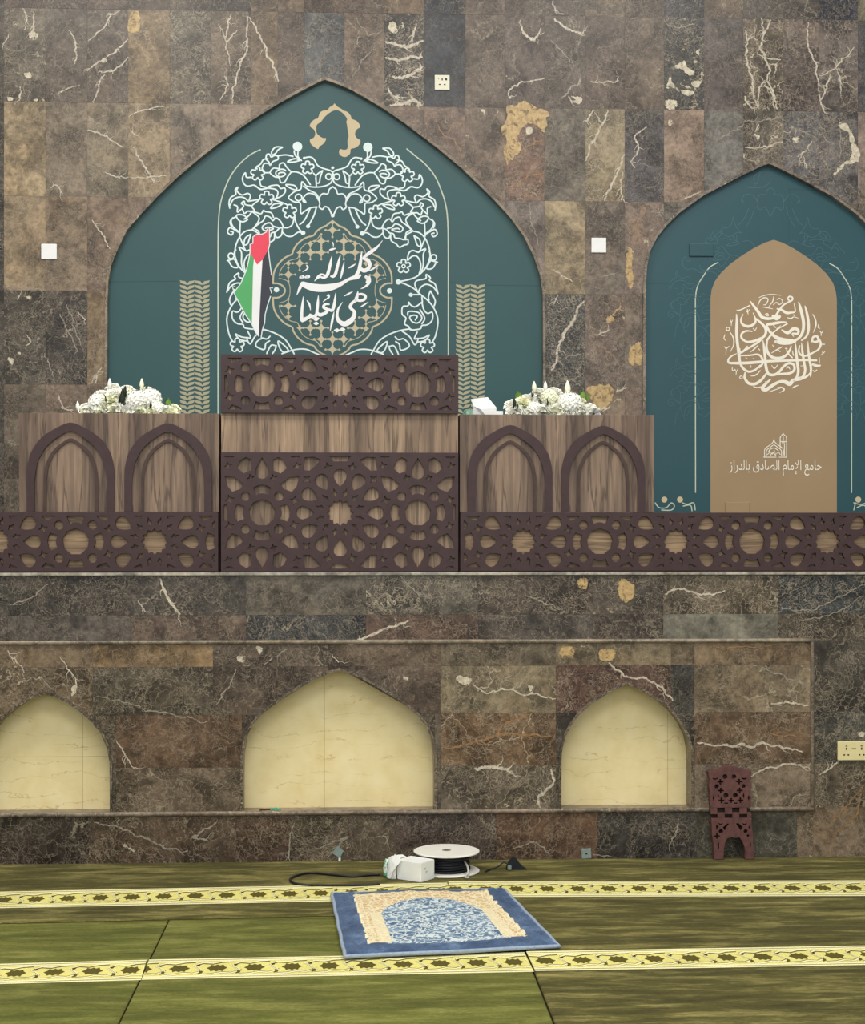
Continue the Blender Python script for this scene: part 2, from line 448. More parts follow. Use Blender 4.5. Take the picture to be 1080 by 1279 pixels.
VEIN = {(1, 2): 1.0, (1, 6): 1.3, (1, 12): 1.6, (1, 21): 1.7, (1, 19): 1.0, (1, 22): 1.1, (1, 23): 1.1, (2, 17): 1.5, (2, 22): 1.4, (2, 23): 1.3, (2, 21): 1.4, (2, 15): .9, (4, 16): 1.4, (4, 17): 1.0, (4, 2): 1.0, (4, 3): .9, (2, 4): .9, (2, 5): 1.0, (2, 2): .5, (1, 7): 1.0, (1, 13): .3, (1, 10): .8}
CHIP = {(1, 2): .45, (1, 6): .40, (1, 12): .75, (1, 19): .85, (2, 6): .5, (1, 15): .35, (1, 16): .35, (2, 14): .45, (3, 18): .6, (4, 18): .6, (5, 17): .95, (4, 17): .45, (2, 15): .4, (4, 2): .4, (2, 22): .35, (2, 23): .4, (2, 21): .35, (4, 4): .2}
UP = {}
for r in range(len(rows) - 1):
    for c in range(len(cx) - 1):
        tn = TONES[r][min(c, len(TONES[r]) - 1)]
        UP[(r, c)] = tile(wall_back, (cx[c], cx[c + 1], rows[r + 1], rows[r]), YU, tn, VEIN.get((r, c), .65), CHIP.get((r, c), .12 if random.random() < .5 else 0), (aMAIN, aRIGHT))
# a few more columns beyond the frame, in the same stone
wcol = cx[-1] - cx[-2]
for k in range(1, 9):
    for xa in (cx[0] - k * wcol, cx[-1] + (k - 1) * wcol):
        for r in range(1, len(rows) - 1):
            g_ = random.uniform(.75, 1.15)
            tile(wall_back, (xa, xa + wcol, rows[r + 1], rows[r]), YU, (96 * g_, 85 * g_, 73 * g_), .8, .1, (aMAIN, aRIGHT))
arch_strip('trim_2', MAIN, YU - .008, YU + .06, .014, (122, 108, 90), chip=.6)
arch_strip('trim_3', RIGHT, YU - .008, YU + .06, .014, (122, 110, 96), chip=.6)

# ------------------------------------------------------------------ lower wall
def L(px, py): return W(px, py, 0)
def mirrored(pts):
    P = [L(*p) for p in pts]; a = P[-1][0]
    return P + [(2 * a - x, z) for x, z in P[-2::-1]]
zs = WZ(1013)      # sill height
def niche(pts):
    P = mirrored(pts)
    return [(P[0][0], zs)] + [(x, max(z, zs)) for x, z in P[1:-1]] + [(P[-1][0], zs)]
CEN = niche([(300, 1016), (300, 975), (300.3, 945), (304, 922), (311, 906), (322, 892), (337, 880), (355, 867), (373, 856), (393, 845), (410, 837.5), (423, 834)])
LEF = niche([(-27, 1020), (-27, 985), (-26.6, 952), (-23, 934), (-15, 915), (-3, 900), (14, 885), (30, 874), (45, 867), (57, 863.5)])
RIG = niche([(697.5, 1012), (697.5, 970), (698, 940), (702, 921), (710, 905), (721, 890), (735, 877), (751, 866), (768, 857), (782, 851.5)])
aN = [arch_fn(CEN), arch_fn(LEF), arch_fn(RIG)]
def row(z1, z0, bounds, tones, veins=None, chips=None):
    xs = [WX(b) for b in bounds]
    for i in range(len(xs) - 1):
        tile(wall_front, (xs[i], xs[i + 1], z0, z1), 0, tones[i], (veins or {}).get(i, .7), (chips or {}).get(i, .1), aN if z0 >= zs - .001 else ())
zA, zB, zC = ZL - .012, WZ(768), WZ(801.5)
FAR = [-290, -140]
bA = [-290, -137, 10, 163, 307, 457, 597, 740, 828, 971, 1116, 1260]
row(zA, zB, bA, [D, (76, 70, 64), (66, 60, 54), (72, 66, 60), (98, 90, 78), (84, 78, 68), (76, 66, 56), (74, 66, 56), (88, 78, 62), (52, 56, 57), D], {2: .9, 4: .5, 5: 1.3, 6: 1.0, 7: 1.0, 8: 1.4, 9: 1.3}, {3: .35, 7: .4, 4: .2})
row(zB, zC, bA, [D, (84, 76, 68), (92, 84, 76), (92, 76, 64), (62, 62, 62), (86, 66, 55), (76, 69, 62), (72, 62, 54), (114, 110, 96), (78, 70, 58), D], {8: .3, 2: .5, 4: .9, 9: 1.1}, {3: .3})
fx = 1015          # right end of the framed field
z831, z891, z957 = WZ(832), WZ(892), WZ(957.5)
row(zC, z831, [-290, -29, 116, 266, 410, 550, 694, 838, 867, fx], [D, (106, 88, 66), (122, 98, 66), (84, 72, 60), (96, 80, 64), (96, 84, 66), (112, 98, 74), (98, 84, 64), (116, 97, 72)], {3: .8}, {6: .75, 5: .4, 2: .2, 4: .3})
row(z831, z891, [-290, -29, 116, 266, 410, 550, 694, 838, 867, fx], [D, (102, 86, 64), (80, 72, 58), (84, 71, 59), (88, 74, 62), (124, 110, 84), (84, 60, 50), (72, 70, 64), (118, 103, 80)], {5: 1.1, 6: .9, 8: .8, 1: 1.0, 2: 1.0, 7: .5}, {5: .3, 1: .4})
row(z891, z957, [-290, -29, 145, 302, 543, 550, 694, 838, 867, fx], [D, (76, 66, 54), (94, 72, 53), (80, 70, 58), (84, 74, 60), (104, 80, 55), (72, 64, 56), (74, 70, 62), (98, 78, 58)], {5: 1.1, 8: 1.0, 2: .6}, {})
row(z957, zs, [-290, -29, 145, 302, 543, 550, 694, 838, 867, fx], [D, (82, 74, 64), (96, 82, 66), (80, 70, 58), (84, 74, 60), (92, 82, 68), (72, 64, 56), (74, 70, 62), (112, 97, 80)], {5: 1.3, 8: 1.0, 2: .9}, {5: .6})
row(zs, 0, [-290, -60, 111, 295, 362, 495, 620, 746, 870, 995, fx, 1140, 1260], [D, (52, 45, 39), (76, 61, 48), (80, 61, 48), (76, 66, 53), (66, 55, 49), (94, 70, 53), (60, 56, 54), (68, 66, 58), (112, 96, 76), (122, 104, 82), D], {2: .9, 4: 1.0, 3: .9, 9: 1.1, 11: 1.2}, {2: .3, 4: .4})
for za, zb, tn, vn in ((zC, z831, (76, 70, 60), 1.0), (z831, z891, (72, 68, 60), 1.1), (z891, z957, (66, 66, 60), 1.0), (z957, zs, (90, 80, 66), 1.2)):
    row(za, zb, [fx, 1116, 1260], [tn, D], {0: vn}, {0: .3})
for xa, xb in ((-3.6, -3.12), (-3.12, WX(-290)), (WX(1260), 3.65), (3.65, 4.2)):
    for za, zb in ((zA, zB), (zB, zC), (zC, z831), (z831, z891), (z891, z957), (z957, zs), (zs, 0)):
        g_ = random.uniform(.75, 1.15)
        tile(wall_front, (xa, xb, zb, za), 0, (82 * g_, 72 * g_, 60 * g_), .8, .1)
# niche reveals, backs, sills
backs = {0: ([300, 405, 547], None), 1: ([-29, 103, 143], 943), 2: ([695, 834, 869], None)}
for i, ((P, H), pts) in enumerate(zip(aN, (CEN, LEF, RIG))):
    arch_strip('trim_%d' % (4 + i), pts, -.006, .108, .012, (84, 74, 63), chip=.25)
    x0, x1 = P[0][0] - .01, P[-1][0] + .01
    xs = [x0] + [WX(q, .1) for q in backs[i][0][1:-1]] + [x1]
    ztop = max(z for x, z in pts) + .02
    zz = [zs - .01, ztop] if not backs[i][1] else [zs - .01, WZ(backs[i][1], .1), ztop]
    for a, b in zip(xs, xs[1:]):
        for c, d in zip(zz, zz[1:]):
            tile(wall_front, (a, b, c, d), .105, (200, 180, 130), mat=BEIGE, thick=.018, gap=.0006)
    sl = tag(box('trim_%d' % (7 + i), x0 + .01, x1 - .01, 0, .106, zs - .012, zs, MARBLE), kind='structure'); stone_prop(sl, (122, 108, 90), .5, 0)
# bead mouldings round the framed field
def bead(name, a, b, r, tone):
    a = Vector(a); b = Vector(b); n = 30
    pts = [tuple(a + (b - a) * i / n) for i in range(n + 1)]
    v, f = tube_vf(pts, r, 12)
    o = tag(add(name, v, f, MARBLE, smooth=True), kind='structure'); return stone_prop(o, tone, .9, .35)
xr = WX(fx)
bead('trim_10', (-3.6, -.002, zC), (xr, -.002, zC), .0095, (128, 116, 98))
bead('trim_11', (-3.6, -.002, zs - .006), (xr, -.002, zs - .006), .011, (118, 104, 88))
bead('trim_12', (xr - .004, -.002, zs - .012), (xr - .004, -.002, zC + .004), .0085, (104, 92, 78))

# strong single veins and pale patches of the stone, each on its own tile
def stone_ink(name, c, patch=False):
    t = NT(name); p = t.pos(); n = t.noise(p, 45, 4, .65)
    if patch:
        al = t.step(t.noise(p, 26, 6, .72, 0, .6), .34, .50, .12, .97)
    else:
        al = t.step(t.noise(p, 60, 3, .6), .30, .50, .45, .97)
    t.t.links.new(al, t.b.inputs['Alpha'])
    return t.set(t.mix(1.0, rgb(*c), t.step(n, .28, .72, .68, 1.14), 'MULTIPLY'), .3, .4)
CALC = stone_ink('calcite_vein', (206, 194, 172)); OCH = stone_ink('ochre_patch', (196, 166, 114), True); CHALK = stone_ink('calcite_patch', (214, 202, 176), True); RUST = stone_ink('rust_vein', (158, 122, 84)); GREYV = stone_ink('grey_vein', (160, 150, 132)); PINK = stone_ink('rosy_patch', (150, 126, 104), True)
def stone_marks(Y, fn, ox, oy, sc, strokes, fills=(), mat=None):
    groups = {}
    def owner(x, z, m):
        for (x0, x1, z0, z1), ty, res in ALLT:
            if ty == Y and x0 <= x <= x1 and z0 <= z <= z1 and res: return res[0]
        return None
    def place(kind, pts, w, m):
        q = [fn(ox + a / sc, oy + b / sc) for a, b in pts]
        mid = q[len(q) // 2]
        o = owner(mid[0], mid[1], m)
        if not o: return
        key = (o.name, m.name)
        if key not in groups: groups[key] = (o, m, Print(Y - .0007))
        P = groups[key][2]
        if kind == 'v':
            k = (Y + 7.2) / FOC * w * .86
            def crack(line, amp):
                for _ in range(3):
                    out = [line[0]]
                    for a_, b_ in zip(line, line[1:]):
                        dx, dz = b_[0] - a_[0], b_[1] - a_[1]; o_ = random.gauss(0, amp)
                        out += [((a_[0] + b_[0]) / 2 - dz * o_, (a_[1] + b_[1]) / 2 + dx * o_), b_]
                    line = out
                return line
            L_ = crack(spline(q, 2), .10); n = len(L_)
            P.ribbon([(x, z, k * (.35 + .75 * math.sin(PI * (.12 + .76 * i / n))) * random.uniform(.6, 1.3)) for i, (x, z) in enumerate(L_)], smooth=False, caps=False)
            for _ in range(3 if w >= 1.6 else 1):
                i = random.randrange(n // 6, n - 2); x, z = L_[i]; x2, z2 = L_[min(i + 3, n - 1)]
                an = math.atan2(z2 - z, x2 - x) + random.choice((-1, 1)) * random.uniform(.4, 1.1); ln = random.uniform(.02, .07)
                br = crack([(x, z), (x + ln * .5 * math.cos(an), z + ln * .5 * math.sin(an)), (x + ln * math.cos(an + .3), z + ln * math.sin(an + .3))], .12)
                P.ribbon([(u, v_, k * .55 * (1 - j / len(br)) + .0006) for j, (u, v_) in enumerate(br)], smooth=False, caps=False)
        else:
            ring = spline(q, 3, True)
            for _ in range(3):
                out = []
                for i, a_ in enumerate(ring):
                    b_ = ring[(i + 1) % len(ring)]; o_ = random.gauss(0, .17)
                    out += [a_, ((a_[0] + b_[0]) / 2 - (b_[1] - a_[1]) * o_, (a_[1] + b_[1]) / 2 + (b_[0] - a_[0]) * o_)]
                ring = out
            P.fill(ring)
    for w, pts, *m in strokes: place('v', pts, w, m[0] if m else (mat or CALC))
    for m, pts in fills: place('f', pts, 0, CHALK if m is CALC else CHALK if m is GREYV else m)
    for o, m, P in groups.values(): P.build('vein', m, o)
stone_marks(YU, U, 0, 0, 4, [
 (1.8, [(600,50),(545,90),(520,140),(440,205)]), (2.0, [(640,195),(590,245),(530,290)]), (1.8, [(520,298),(480,318),(435,355)]), (2.0, [(640,285),(600,330),(550,358),(490,362)]), (1.8, [(525,375),(500,400),(490,450),(468,515)]),
 (2.0, [(435,652),(490,662),(545,695),(610,730)]), (1.6, [(645,585),(700,555),(760,540),(810,530)]), (2.2, [(665,735),(700,800),(740,860),(770,915)]), (1.6, [(525,860),(560,875),(640,885)]), (1.6, [(650,885),(740,885),(830,880)]),
 (1.8, [(340,150),(375,200),(380,270),(370,330)]), (1.3, [(400,425),(340,440),(290,470)]), (2.0, [(165,60),(168,120),(170,165)]), (1.6, [(110,40),(135,90),(122,150)]), (1.8, [(100,430),(102,470),(98,505)]), (1.3, [(700,690),(650,650)]), (1.3, [(40,170),(10,250)])],
 [(OCH, [(660,60),(690,60),(700,120),(690,160),(640,160),(645,90)]), (CALC, [(150,160),(188,165),(185,195),(160,200),(146,180)]), (CALC, [(120,370),(150,362),(158,385),(135,390)]), (CALC, [(38,485),(66,490),(60,504),(40,502)]), (CALC, [(165,495),(188,495),(186,505),(168,505)]), (CALC, [(510,292),(530,294),(532,312),(512,312)])])
stone_marks(YU, U, 270, 0, 4, [
 (2.4, [(165,85),(215,170),(250,260),(290,340),(310,410)]), (2.4, [(160,80),(150,180),(155,240),(120,330),(90,430),(80,520)]), (1.8, [(75,70),(60,130),(45,200)]), (1.5, [(110,150),(80,180),(50,210)]), (1.3, [(10,120),(40,180),(60,270),(70,330)]), (1.6, [(20,500),(60,430),(40,380)]),
 (4.2, [(845,205),(900,225),(960,235),(1040,205)]), (3.6, [(845,290),(900,300),(960,290),(1030,285)]), (4.2, [(880,385),(930,390),(980,370),(1030,330)]), (4.2, [(870,530),(930,520),(985,500),(1030,530)]), (2.6, [(860,440),(880,480),(950,490)]), (2.2, [(1000,120),(985,170),(975,205)]), (2.0, [(930,110),(940,150)]), (1.2, [(650,100),(720,180),(690,240)], GREYV), (1.2, [(680,390),(720,320),(760,270),(800,240)], GREYV), (1.2, [(700,90),(760,180),(830,150)], GREYV)],
 [(CALC, [(870,110),(895,115),(905,160),(880,165),(860,140)])])
stone_marks(YU, U, 540, 0, 4, [
 (2.6, [(875,550),(850,620),(810,700),(765,805)]), (2.2, [(805,550),(785,580),(765,610)]), (1.4, [(810,560),(835,605),(850,615)]), (2.8, [(960,770),(920,870),(880,950),(860,1005)]), (2.2, [(950,860),(942,920),(942,1000)]),
 (3.0, [(440,100),(445,150),(470,180),(510,200),(540,140)]), (3.0, [(610,90),(650,130),(700,155),(755,165)]), (1.4, [(590,200),(650,260),(710,330)], GREYV), (2.0, [(560,392),(480,410),(380,455),(390,495)]), (1.8, [(790,408),(850,415),(930,402)]), (1.8, [(600,5),(620,70)]), (2.4, [(680,480),(700,510),(740,505),(735,485)]), (2.0, [(1070,635),(1010,680),(1030,740),(990,810)]), (1.5, [(990,810),(1010,840)]), (2.2, [(740,375),(720,430),(640,490)], GREYV), (1.6, [(450,750),(540,700)], RUST), (1.4, [(390,960),(450,900),(560,850)], RUST), (1.4, [(80,660),(110,610),(160,620)], RUST), (1.4, [(20,620),(60,680),(110,700),(150,780)], RUST)],
 [(OCH, [(368,548),(563,548),(562,660),(520,625),(470,620),(440,650),(425,690),(445,745),(385,805),(369,810)]), (CALC, [(468,640),(495,638),(498,662),(474,672)]), (PINK, [(490,830),(510,810),(528,820),(510,845),(492,848)]), (CALC, [(242,548),(262,552),(256,578)]), (CALC, [(690,480),(745,490),(735,520),(700,510),(715,500)])])
stone_marks(YU, U, 810, 0, 4, [
 (2.6, [(560,90),(570,180),(560,250),(600,330),(590,400)]), (2.6, [(590,400),(620,460),(640,545)]), (2.4, [(480,150),(495,210),(490,300),(515,380),(520,460),(545,540)]), (1.8, [(540,270),(590,290),(660,300)]), (1.8, [(545,440),(580,430),(610,460),(630,540)]), (2.2, [(480,480),(490,510),(520,545)]), (2.0, [(610,100),(585,150),(570,190)]), (1.6, [(480,215),(510,190),(545,200)]), (1.6, [(600,320),(640,325),(625,365)]), (1.8, [(545,540),(550,450),(580,400)]),
 (2.2, [(795,110),(795,230),(840,330),(850,460)]), (2.2, [(855,470),(860,520),(880,565)]), (1.8, [(850,380),(930,345),(1025,235)]), (1.6, [(935,340),(955,400),(960,480)]), (2.2, [(860,500),(890,440),(905,370)]), (1.4, [(85,118),(140,140),(230,120)], GREYV),
 (1.8, [(340,700),(400,670),(475,630)], GREYV), (2.2, [(480,735),(560,738),(670,710)]), (1.8, [(480,605),(560,608),(660,585)], GREYV), (1.6, [(530,660),(550,620)]), (1.6, [(700,640),(780,660),(840,690)], GREYV), (1.8, [(815,705),(770,760),(740,785)]), (1.6, [(770,780),(785,840)]), (1.6, [(860,790),(905,835)], GREYV), (1.4, [(955,640),(955,780)], GREYV), (1.6, [(160,1000),(200,985),(260,955)])],
 [(CALC, [(118,345),(175,302),(190,335),(232,362),(200,376),(165,345)]), (CALC, [(85,500),(138,505),(132,545),(85,540)]), (CALC, [(88,440),(105,382),(118,415),(155,460),(120,440)]), (CALC, [(213,412),(258,402),(250,435),(222,432)]), (CALC, [(165,450),(225,460),(215,474),(170,470)]), (CALC, [(235,260),(255,245),(250,275)]), (GREYV, [(940,590),(1000,640),(1025,690),(1050,790),(975,830),(925,880),(940,840),(1010,780),(1000,690)]), (CALC, [(718,690),(748,688),(746,710),(724,712)]), (CALC, [(525,670),(555,680),(545,700)]), (CALC, [(100,600),(115,600),(112,628),(98,625)])])
stone_marks(YU, U, 640, 230, 4.263, [
 (3.4, [(380,620),(345,670),(330,720),(270,800),(240,880),(235,940),(205,990)]), (1.6, [(240,590),(220,640)]), (1.8, [(500,720),(540,690),(575,650)], OCH), (1.6, [(450,810),(520,770)]), (2.2, [(460,850),(520,900),(570,970)], PINK), (1.8, [(550,1110),(605,1080)]), (1.6, [(720,140),(800,160)], GREYV), (1.4, [(90,100),(95,180),(140,330)], GREYV), (1.4, [(280,930),(380,900)], GREYV), (1.4, [(215,460),(320,520)], CALC), (1.4, [(470,495),(560,470)], GREYV), (2.0, [(520,1180),(480,1210)])],
 [(OCH, [(612,930),(640,860),(682,842),(682,965),(650,950),(640,968)]), (OCH, [(398,1082),(528,1080),(530,1140),(505,1180),(480,1202),(440,1185),(412,1130)]), (PINK, [(625,185),(690,185),(692,290),(650,320),(625,250)]), (OCH, [(608,350),(630,342),(636,440),(642,510),(625,562),(608,480)]), (OCH, [(500,715),(530,705),(540,725),(510,740)]), (PINK, [(690,110),(712,135),(690,175),(680,150)])])
stone_marks(YU, U, 0, 230, 4.263, [
 (1.8, [(490,190),(530,250),(585,345)]), (1.5, [(355,640),(385,750),(430,860)], GREYV), (1.5, [(320,690),(370,800),(415,895)], GREYV), (1.5, [(410,675),(460,730)]), (1.5, [(90,615),(110,590)]), (2.0, [(490,1060),(505,1020),(540,975)]), (1.8, [(512,1062),(516,1015)]), (1.6, [(310,1110),(330,1190),(390,1205)]), (1.4, [(240,900),(290,1030)], GREYV), (1.6, [(270,20),(300,5),(335,50)]), (1.5, [(140,800),(165,840),(140,860)]), (1.4, [(20,540),(120,560),(235,562)], GREYV)],
 [(CALC, [(42,925),(70,930),(68,965),(50,945)]), (CALC, [(92,898),(110,896),(108,910)]), (CALC, [(138,600),(168,602),(160,616)])])
stone_marks(0, L, 0, 700, 2, [
 (3.6, [(400,45),(420,95),(450,135)]), (3.0, [(870,207),(930,185),(1020,150)]), (1.6, [(240,340),(340,362),(440,390),(520,402)], GREYV), (1.6, [(290,450),(310,480),(335,520)]), (2.2, [(235,655),(320,675),(400,710),(470,725)], GREYV), (2.4, [(540,655),(480,690),(520,700)], GREYV), (1.6, [(20,225),(60,280)]), (1.6, [(150,240),(185,290),(190,330)]), (1.6, [(590,270),(570,320),(540,360)], GREYV), (1.4, [(720,220),(660,260)], GREYV), (1.4, [(830,235),(845,255)], CALC), (1.8, [(735,655),(722,710),(722,770)], GREYV), (2.0, [(820,740),(870,690),(790,720)], GREYV), (1.6, [(940,690),(970,690),(960,710)], GREYV), (1.6, [(1000,40),(1040,80),(1075,95)], GREYV), (1.4, [(20,110),(60,100),(120,60)], GREYV), (1.6, [(345,100),(365,130)])],
 [(CALC, [(592,240),(612,238),(610,254),(596,252)]), (CALC, [(640,215),(655,218),(650,235)]), (CALC, [(180,315),(192,312),(188,332),(178,338)]), (CALC, [(205,38),(228,36),(224,46)]), (CALC, [(1005,290),(1020,292),(1016,300)]), (CALC, [(95,292),(105,290),(106,305)]), (CALC, [(305,708),(340,725),(320,722)])])
stone_marks(0, L, 540, 700, 2, [
 (2.6, [(580,85),(610,72),(680,85),(730,75)]), (2.4, [(100,310),(140,332),(180,322),(240,335),(308,345)]), (2.8, [(440,255),(480,290),(540,300),(580,325),(600,350)]), (3.0, [(30,470),(120,450),(190,430),(300,440)], RUST), (2.4, [(130,460),(200,400),(240,385)], RUST), (4.4, [(105,520),(150,515),(200,528)]), (3.2, [(270,618),(264,590),(300,560),(296,520)]), (3.0, [(660,455),(720,462),(840,460),(925,480)]), (2.4, [(795,540),(840,518),(900,510),(945,525)]), (2.6, [(845,358),(890,355),(940,362)]), (2.2, [(965,535),(990,522),(1010,503)]), (1.6, [(230,80),(280,110),(325,122)], GREYV), (1.6, [(800,260),(880,290),(930,310)], GREYV), (1.6, [(830,430),(880,440),(930,440)], RUST), (1.6, [(870,210),(760,215),(690,220)], RUST), (2.0, [(200,720),(260,705),(290,730)], GREYV), (1.6, [(615,645),(605,690),(590,710)], GREYV), (1.4, [(1075,60),(1000,100),(930,125),(870,120)], GREYV), (1.4, [(1070,90),(1010,130),(900,150)], GREYV), (1.2, [(400,735),(460,742)], GREYV), (2.0, [(1080,560),(1040,610),(1000,650)], RUST), (2.2, [(1070,580),(1055,640),(1000,690)], RUST)],
 [(OCH, [(470,45),(500,60),(502,90),(480,105),(465,80)]), (OCH, [(322,214),(350,216),(352,240),(325,244)]), (OCH, [(420,222),(455,226),(450,250),(418,248)]), (CALC, [(238,312),(252,315),(245,328)]), (OCH, [(365,48),(385,45),(385,70),(366,68)]), (CALC, [(1058,430),(1078,428),(1075,444)]), (CALC, [(60,290),(95,292),(90,310),(65,305)])])

# ------------------------------------------------------------------ carved screens (holes measured from the panel's own pattern, in units of 1/97 of the rosette spacing)
def rot(p, a): return (p[0] * math.cos(a) - p[1] * math.sin(a), p[0] * math.sin(a) + p[1] * math.cos(a))
def ngon(cx, cy, r, n, a0=0): return [(cx + r * math.cos(a0 + 2 * PI * k / n), cy + r * math.sin(a0 + 2 * PI * k / n)) for k in range(n)]
def star(cx, cy, R, r, n, a0=0): return [(cx + (R if k % 2 == 0 else r) * math.cos(a0 + PI * k / n), cy + (R if k % 2 == 0 else r) * math.sin(a0 + PI * k / n)) for k in range(2 * n)]
def star_holes():
    out = [star(0, 0, 16.5, 13.2, 12)]
    pet = [(32.5, 0), (37, 4.2), (42, 7), (46.5, 8.4), (50.5, 7.6), (53.5, 4.6), (54.5, 0)]
    pet = pet + [(x, -y) for x, y in pet[-2:0:-1]]
    dart = [(20.5, 0), (25, 3.2), (26.5, 1.6), (31.5, 0), (26.5, -1.6), (25, -3.2)]
    for k in range(12):
        out.append([rot(p, k * PI / 6) for p in pet])
        out.append([rot(p, (k + .5) * PI / 6) for p in dart])
        c = rot((59, 0), (k + .5) * PI / 6)
        out.append(star(c[0], c[1], 6.2, 2.6, 4, k * PI / 6 + .3))
    for sy in (1, -1):
        out.append([(-13, sy * 70), (13, sy * 70), (8, sy * 64), (-8, sy * 64)])
        for sx in (1, -1):
            out.append([(sx * x, sy * y) for x, y in ((24, 66), (33, 69.5), (44, 69), (46, 53), (38, 52.5), (31, 58.5))])
            out.append(star(sx * 53.5, sy * 58.5, 5.5, 2.2, 4, .3))
            out.append([(sx * x, sy * y) for x, y in ((50, 70), (62, 70), (57, 67), (54, 67))])
    return out
def round_holes():
    out = [ngon(0, 0, 16.6, 9, PI / 2)]
    tr = [(-11, 31), (-6, 33.6), (0, 34.6), (6, 33.6), (11, 31), (7.6, 21.8), (3.5, 23.6), (0, 24.2), (-3.5, 23.6), (-7.6, 21.8)]
    for k in range(4):
        out.append([rot(p, k * PI / 2) for p in tr])
        c = rot((20.5, 20.5), k * PI / 2); out.append(ngon(c[0], c[1], 6, 8, PI / 8))
    for sx in (1, -1):
        for sy in (1, -1):
            out.append([(sx * x, sy * y) for x, y in ((46, 45), (34, 44), (23, 35.5), (27, 29.5), (37, 26), (43, 33))])
            out.append([(sx * x, sy * y) for x, y in ((31, 56), (23, 49), (14, 52.5), (13.4, 66), (20, 69), (27, 65))])
            out.append(star(sx * 42, sy * 58.5, 5.5, 2.2, 4, .3))
            out.append([(sx * x, sy * y) for x, y in ((34, 70), (47, 70), (43, 67), (38, 67))])
            out.append(star(sx * 14, sy * 43.5, 5, 2.2, 4, .3))
            out.append(star(sx * 40, sy * 16.5, 6.2, 2.6, 4, .3))
            out.append([(sx * x, sy * y) for x, y in ((5, 69.5), (8.5, 69.5), (7, 66.5))])
    for sy in (1, -1):
        q = [(0, 68.5), (4, 62), (8, 54), (8.4, 48), (5, 43.5), (0, 42)]
        out.append([(x, sy * y) for x, y in q + [(-a, b) for a, b in q[-2:0:-1]]])
    return out
SH, RH = star_holes(), round_holes()
def clip(poly, x0, x1, y0, y1):
    for ax_, lim, sg in ((0, x0, 1), (0, x1, -1), (1, y0, 1), (1, y1, -1)):
        out = []
        for i in range(len(poly)):
            a, b = poly[i - 1], poly[i]
            ia, ib = sg * (a[ax_] - lim) >= 0, sg * (b[ax_] - lim) >= 0
            if ia != ib:
                t = (lim - a[ax_]) / (b[ax_] - a[ax_])
                out.append((a[0] + (b[0] - a[0]) * t, a[1] + (b[1] - a[1]) * t))
            if ib: out.append(b)
        poly = out
        if len(poly) < 3: return []
    return poly
def plate_with_holes(name, outer, holes, y_front, thick, mat, parent, bevel=.0008):
    cu = bpy.data.curves.new(name, 'CURVE'); cu.dimensions = '2D'; cu.fill_mode = 'BOTH'
    cu.extrude = thick / 2 - bevel; cu.bevel_depth = bevel; cu.bevel_resolution = 0; cu.offset = -bevel
    for poly in [outer] + holes:
        s = cu.splines.new('POLY'); s.points.add(len(poly) - 1); s.use_cyclic_u = True
        for q, p in zip(s.points, poly): q.co = (p[0], p[1], 0, 1)
    tmp = bpy.data.objects.new('tmp', cu); COL.objects.link(tmp)
    dg = bpy.context.evaluated_depsgraph_get()
    me = bpy.data.meshes.new_from_object(tmp.evaluated_get(dg))
    V = [(v.co.x, y_front + thick / 2 - v.co.z, v.co.y) for v in me.vertices]
    F = [tuple(p.vertices) for p in me.polygons]
    bpy.data.objects.remove(tmp); bpy.data.curves.remove(cu); bpy.data.meshes.remove(me)
    return add(name, V, F, mat, parent)
def lattice(parent, rect, yf, thick, centers, half_h, zc, scale, margin=4.2):
    """centers: (x, 'S' or 'R'); rect world; holes kept inside the margin and apart"""
    x0, x1, z0, z1 = rect; holes = []; cen = []
    S_at = [c for c, k in centers if k == 'S']
    lens = [(c + sx * 45.5 * scale, 'LP' if sx > 0 else 'LM') for c, k in centers if k == 'R' for sx in (1, -1) if all(abs(c + sx * 97 * scale - q) > 40 * scale for q in S_at)]
    lh = [(-1.5, 11), (2.5, 9), (2.5, -9), (-1.5, -11), (-3, 0)]
    centers = list(centers) + lens
    for cx_, kind in centers:
        for h in (SH if kind == 'S' else RH if kind == 'R' else [lh] if kind == 'LP' else [[(-a, b) for a, b in lh]]):
            P = [(cx_ + x * scale, zc + y * scale) for x, y in h]
            m = margin * scale
            P = clip(P, x0 + m, x1 - m, max(z0 + m, zc - half_h * scale), min(z1 - m, zc + half_h * scale))
            if len(P) < 3 or abs(area2(P)) < 6 * scale ** 2: continue
            c = (sum(p[0] for p in P) / len(P), sum(p[1] for p in P) / len(P))
            if any(math.hypot(c[0] - d[0], c[1] - d[1]) < 5.5 * scale for d in cen): continue
            cen.append(c); holes.append(P)
    return plate_with_holes('lattice_screen', [(x0, z0), (x1, z0), (x1, z1), (x0, z1)], holes, yf, thick, DARKWOOD, parent)
PXM = 7.21 / FOC
SP = 97 * PXM
T = .017
# rostrum
zr0 = ZL
rx0, rx1 = WX(275.5), WX(572.5)
rc = WX(424.7)
ros = thing('wooden_rostrum', 'tall central speaker rostrum of walnut board with pierced dark lattice panels', 'rostrum', ((rx0 + rx1) / 2, .3, ZL))
ztop, zmid1, zmid0 = WZ(443), WZ(516), WZ(565)
box('front_panel', rx0, rx1, .030, .048, zr0, zmid1 + .01, WOOD_V2, ros, .001)
box('top_panel', rx0 + .004, rx1 - .004, .030, .048, zmid1 + .0105, ztop - .002, WOOD_V2, ros, .001)
box('side_panel', rx0, rx0 + .018, .0485, .6, zr0, zmid1, WOOD_V, ros, .001)
box('side_panel', rx1 - .018, rx1, .0485, .6, zr0, zmid1, WOOD_V, ros, .001)
box('shelf', rx0 + .019, rx1 - .019, .0485, .6, zmid1 - .03, zmid1 - .012, WOOD_V, ros, .001)
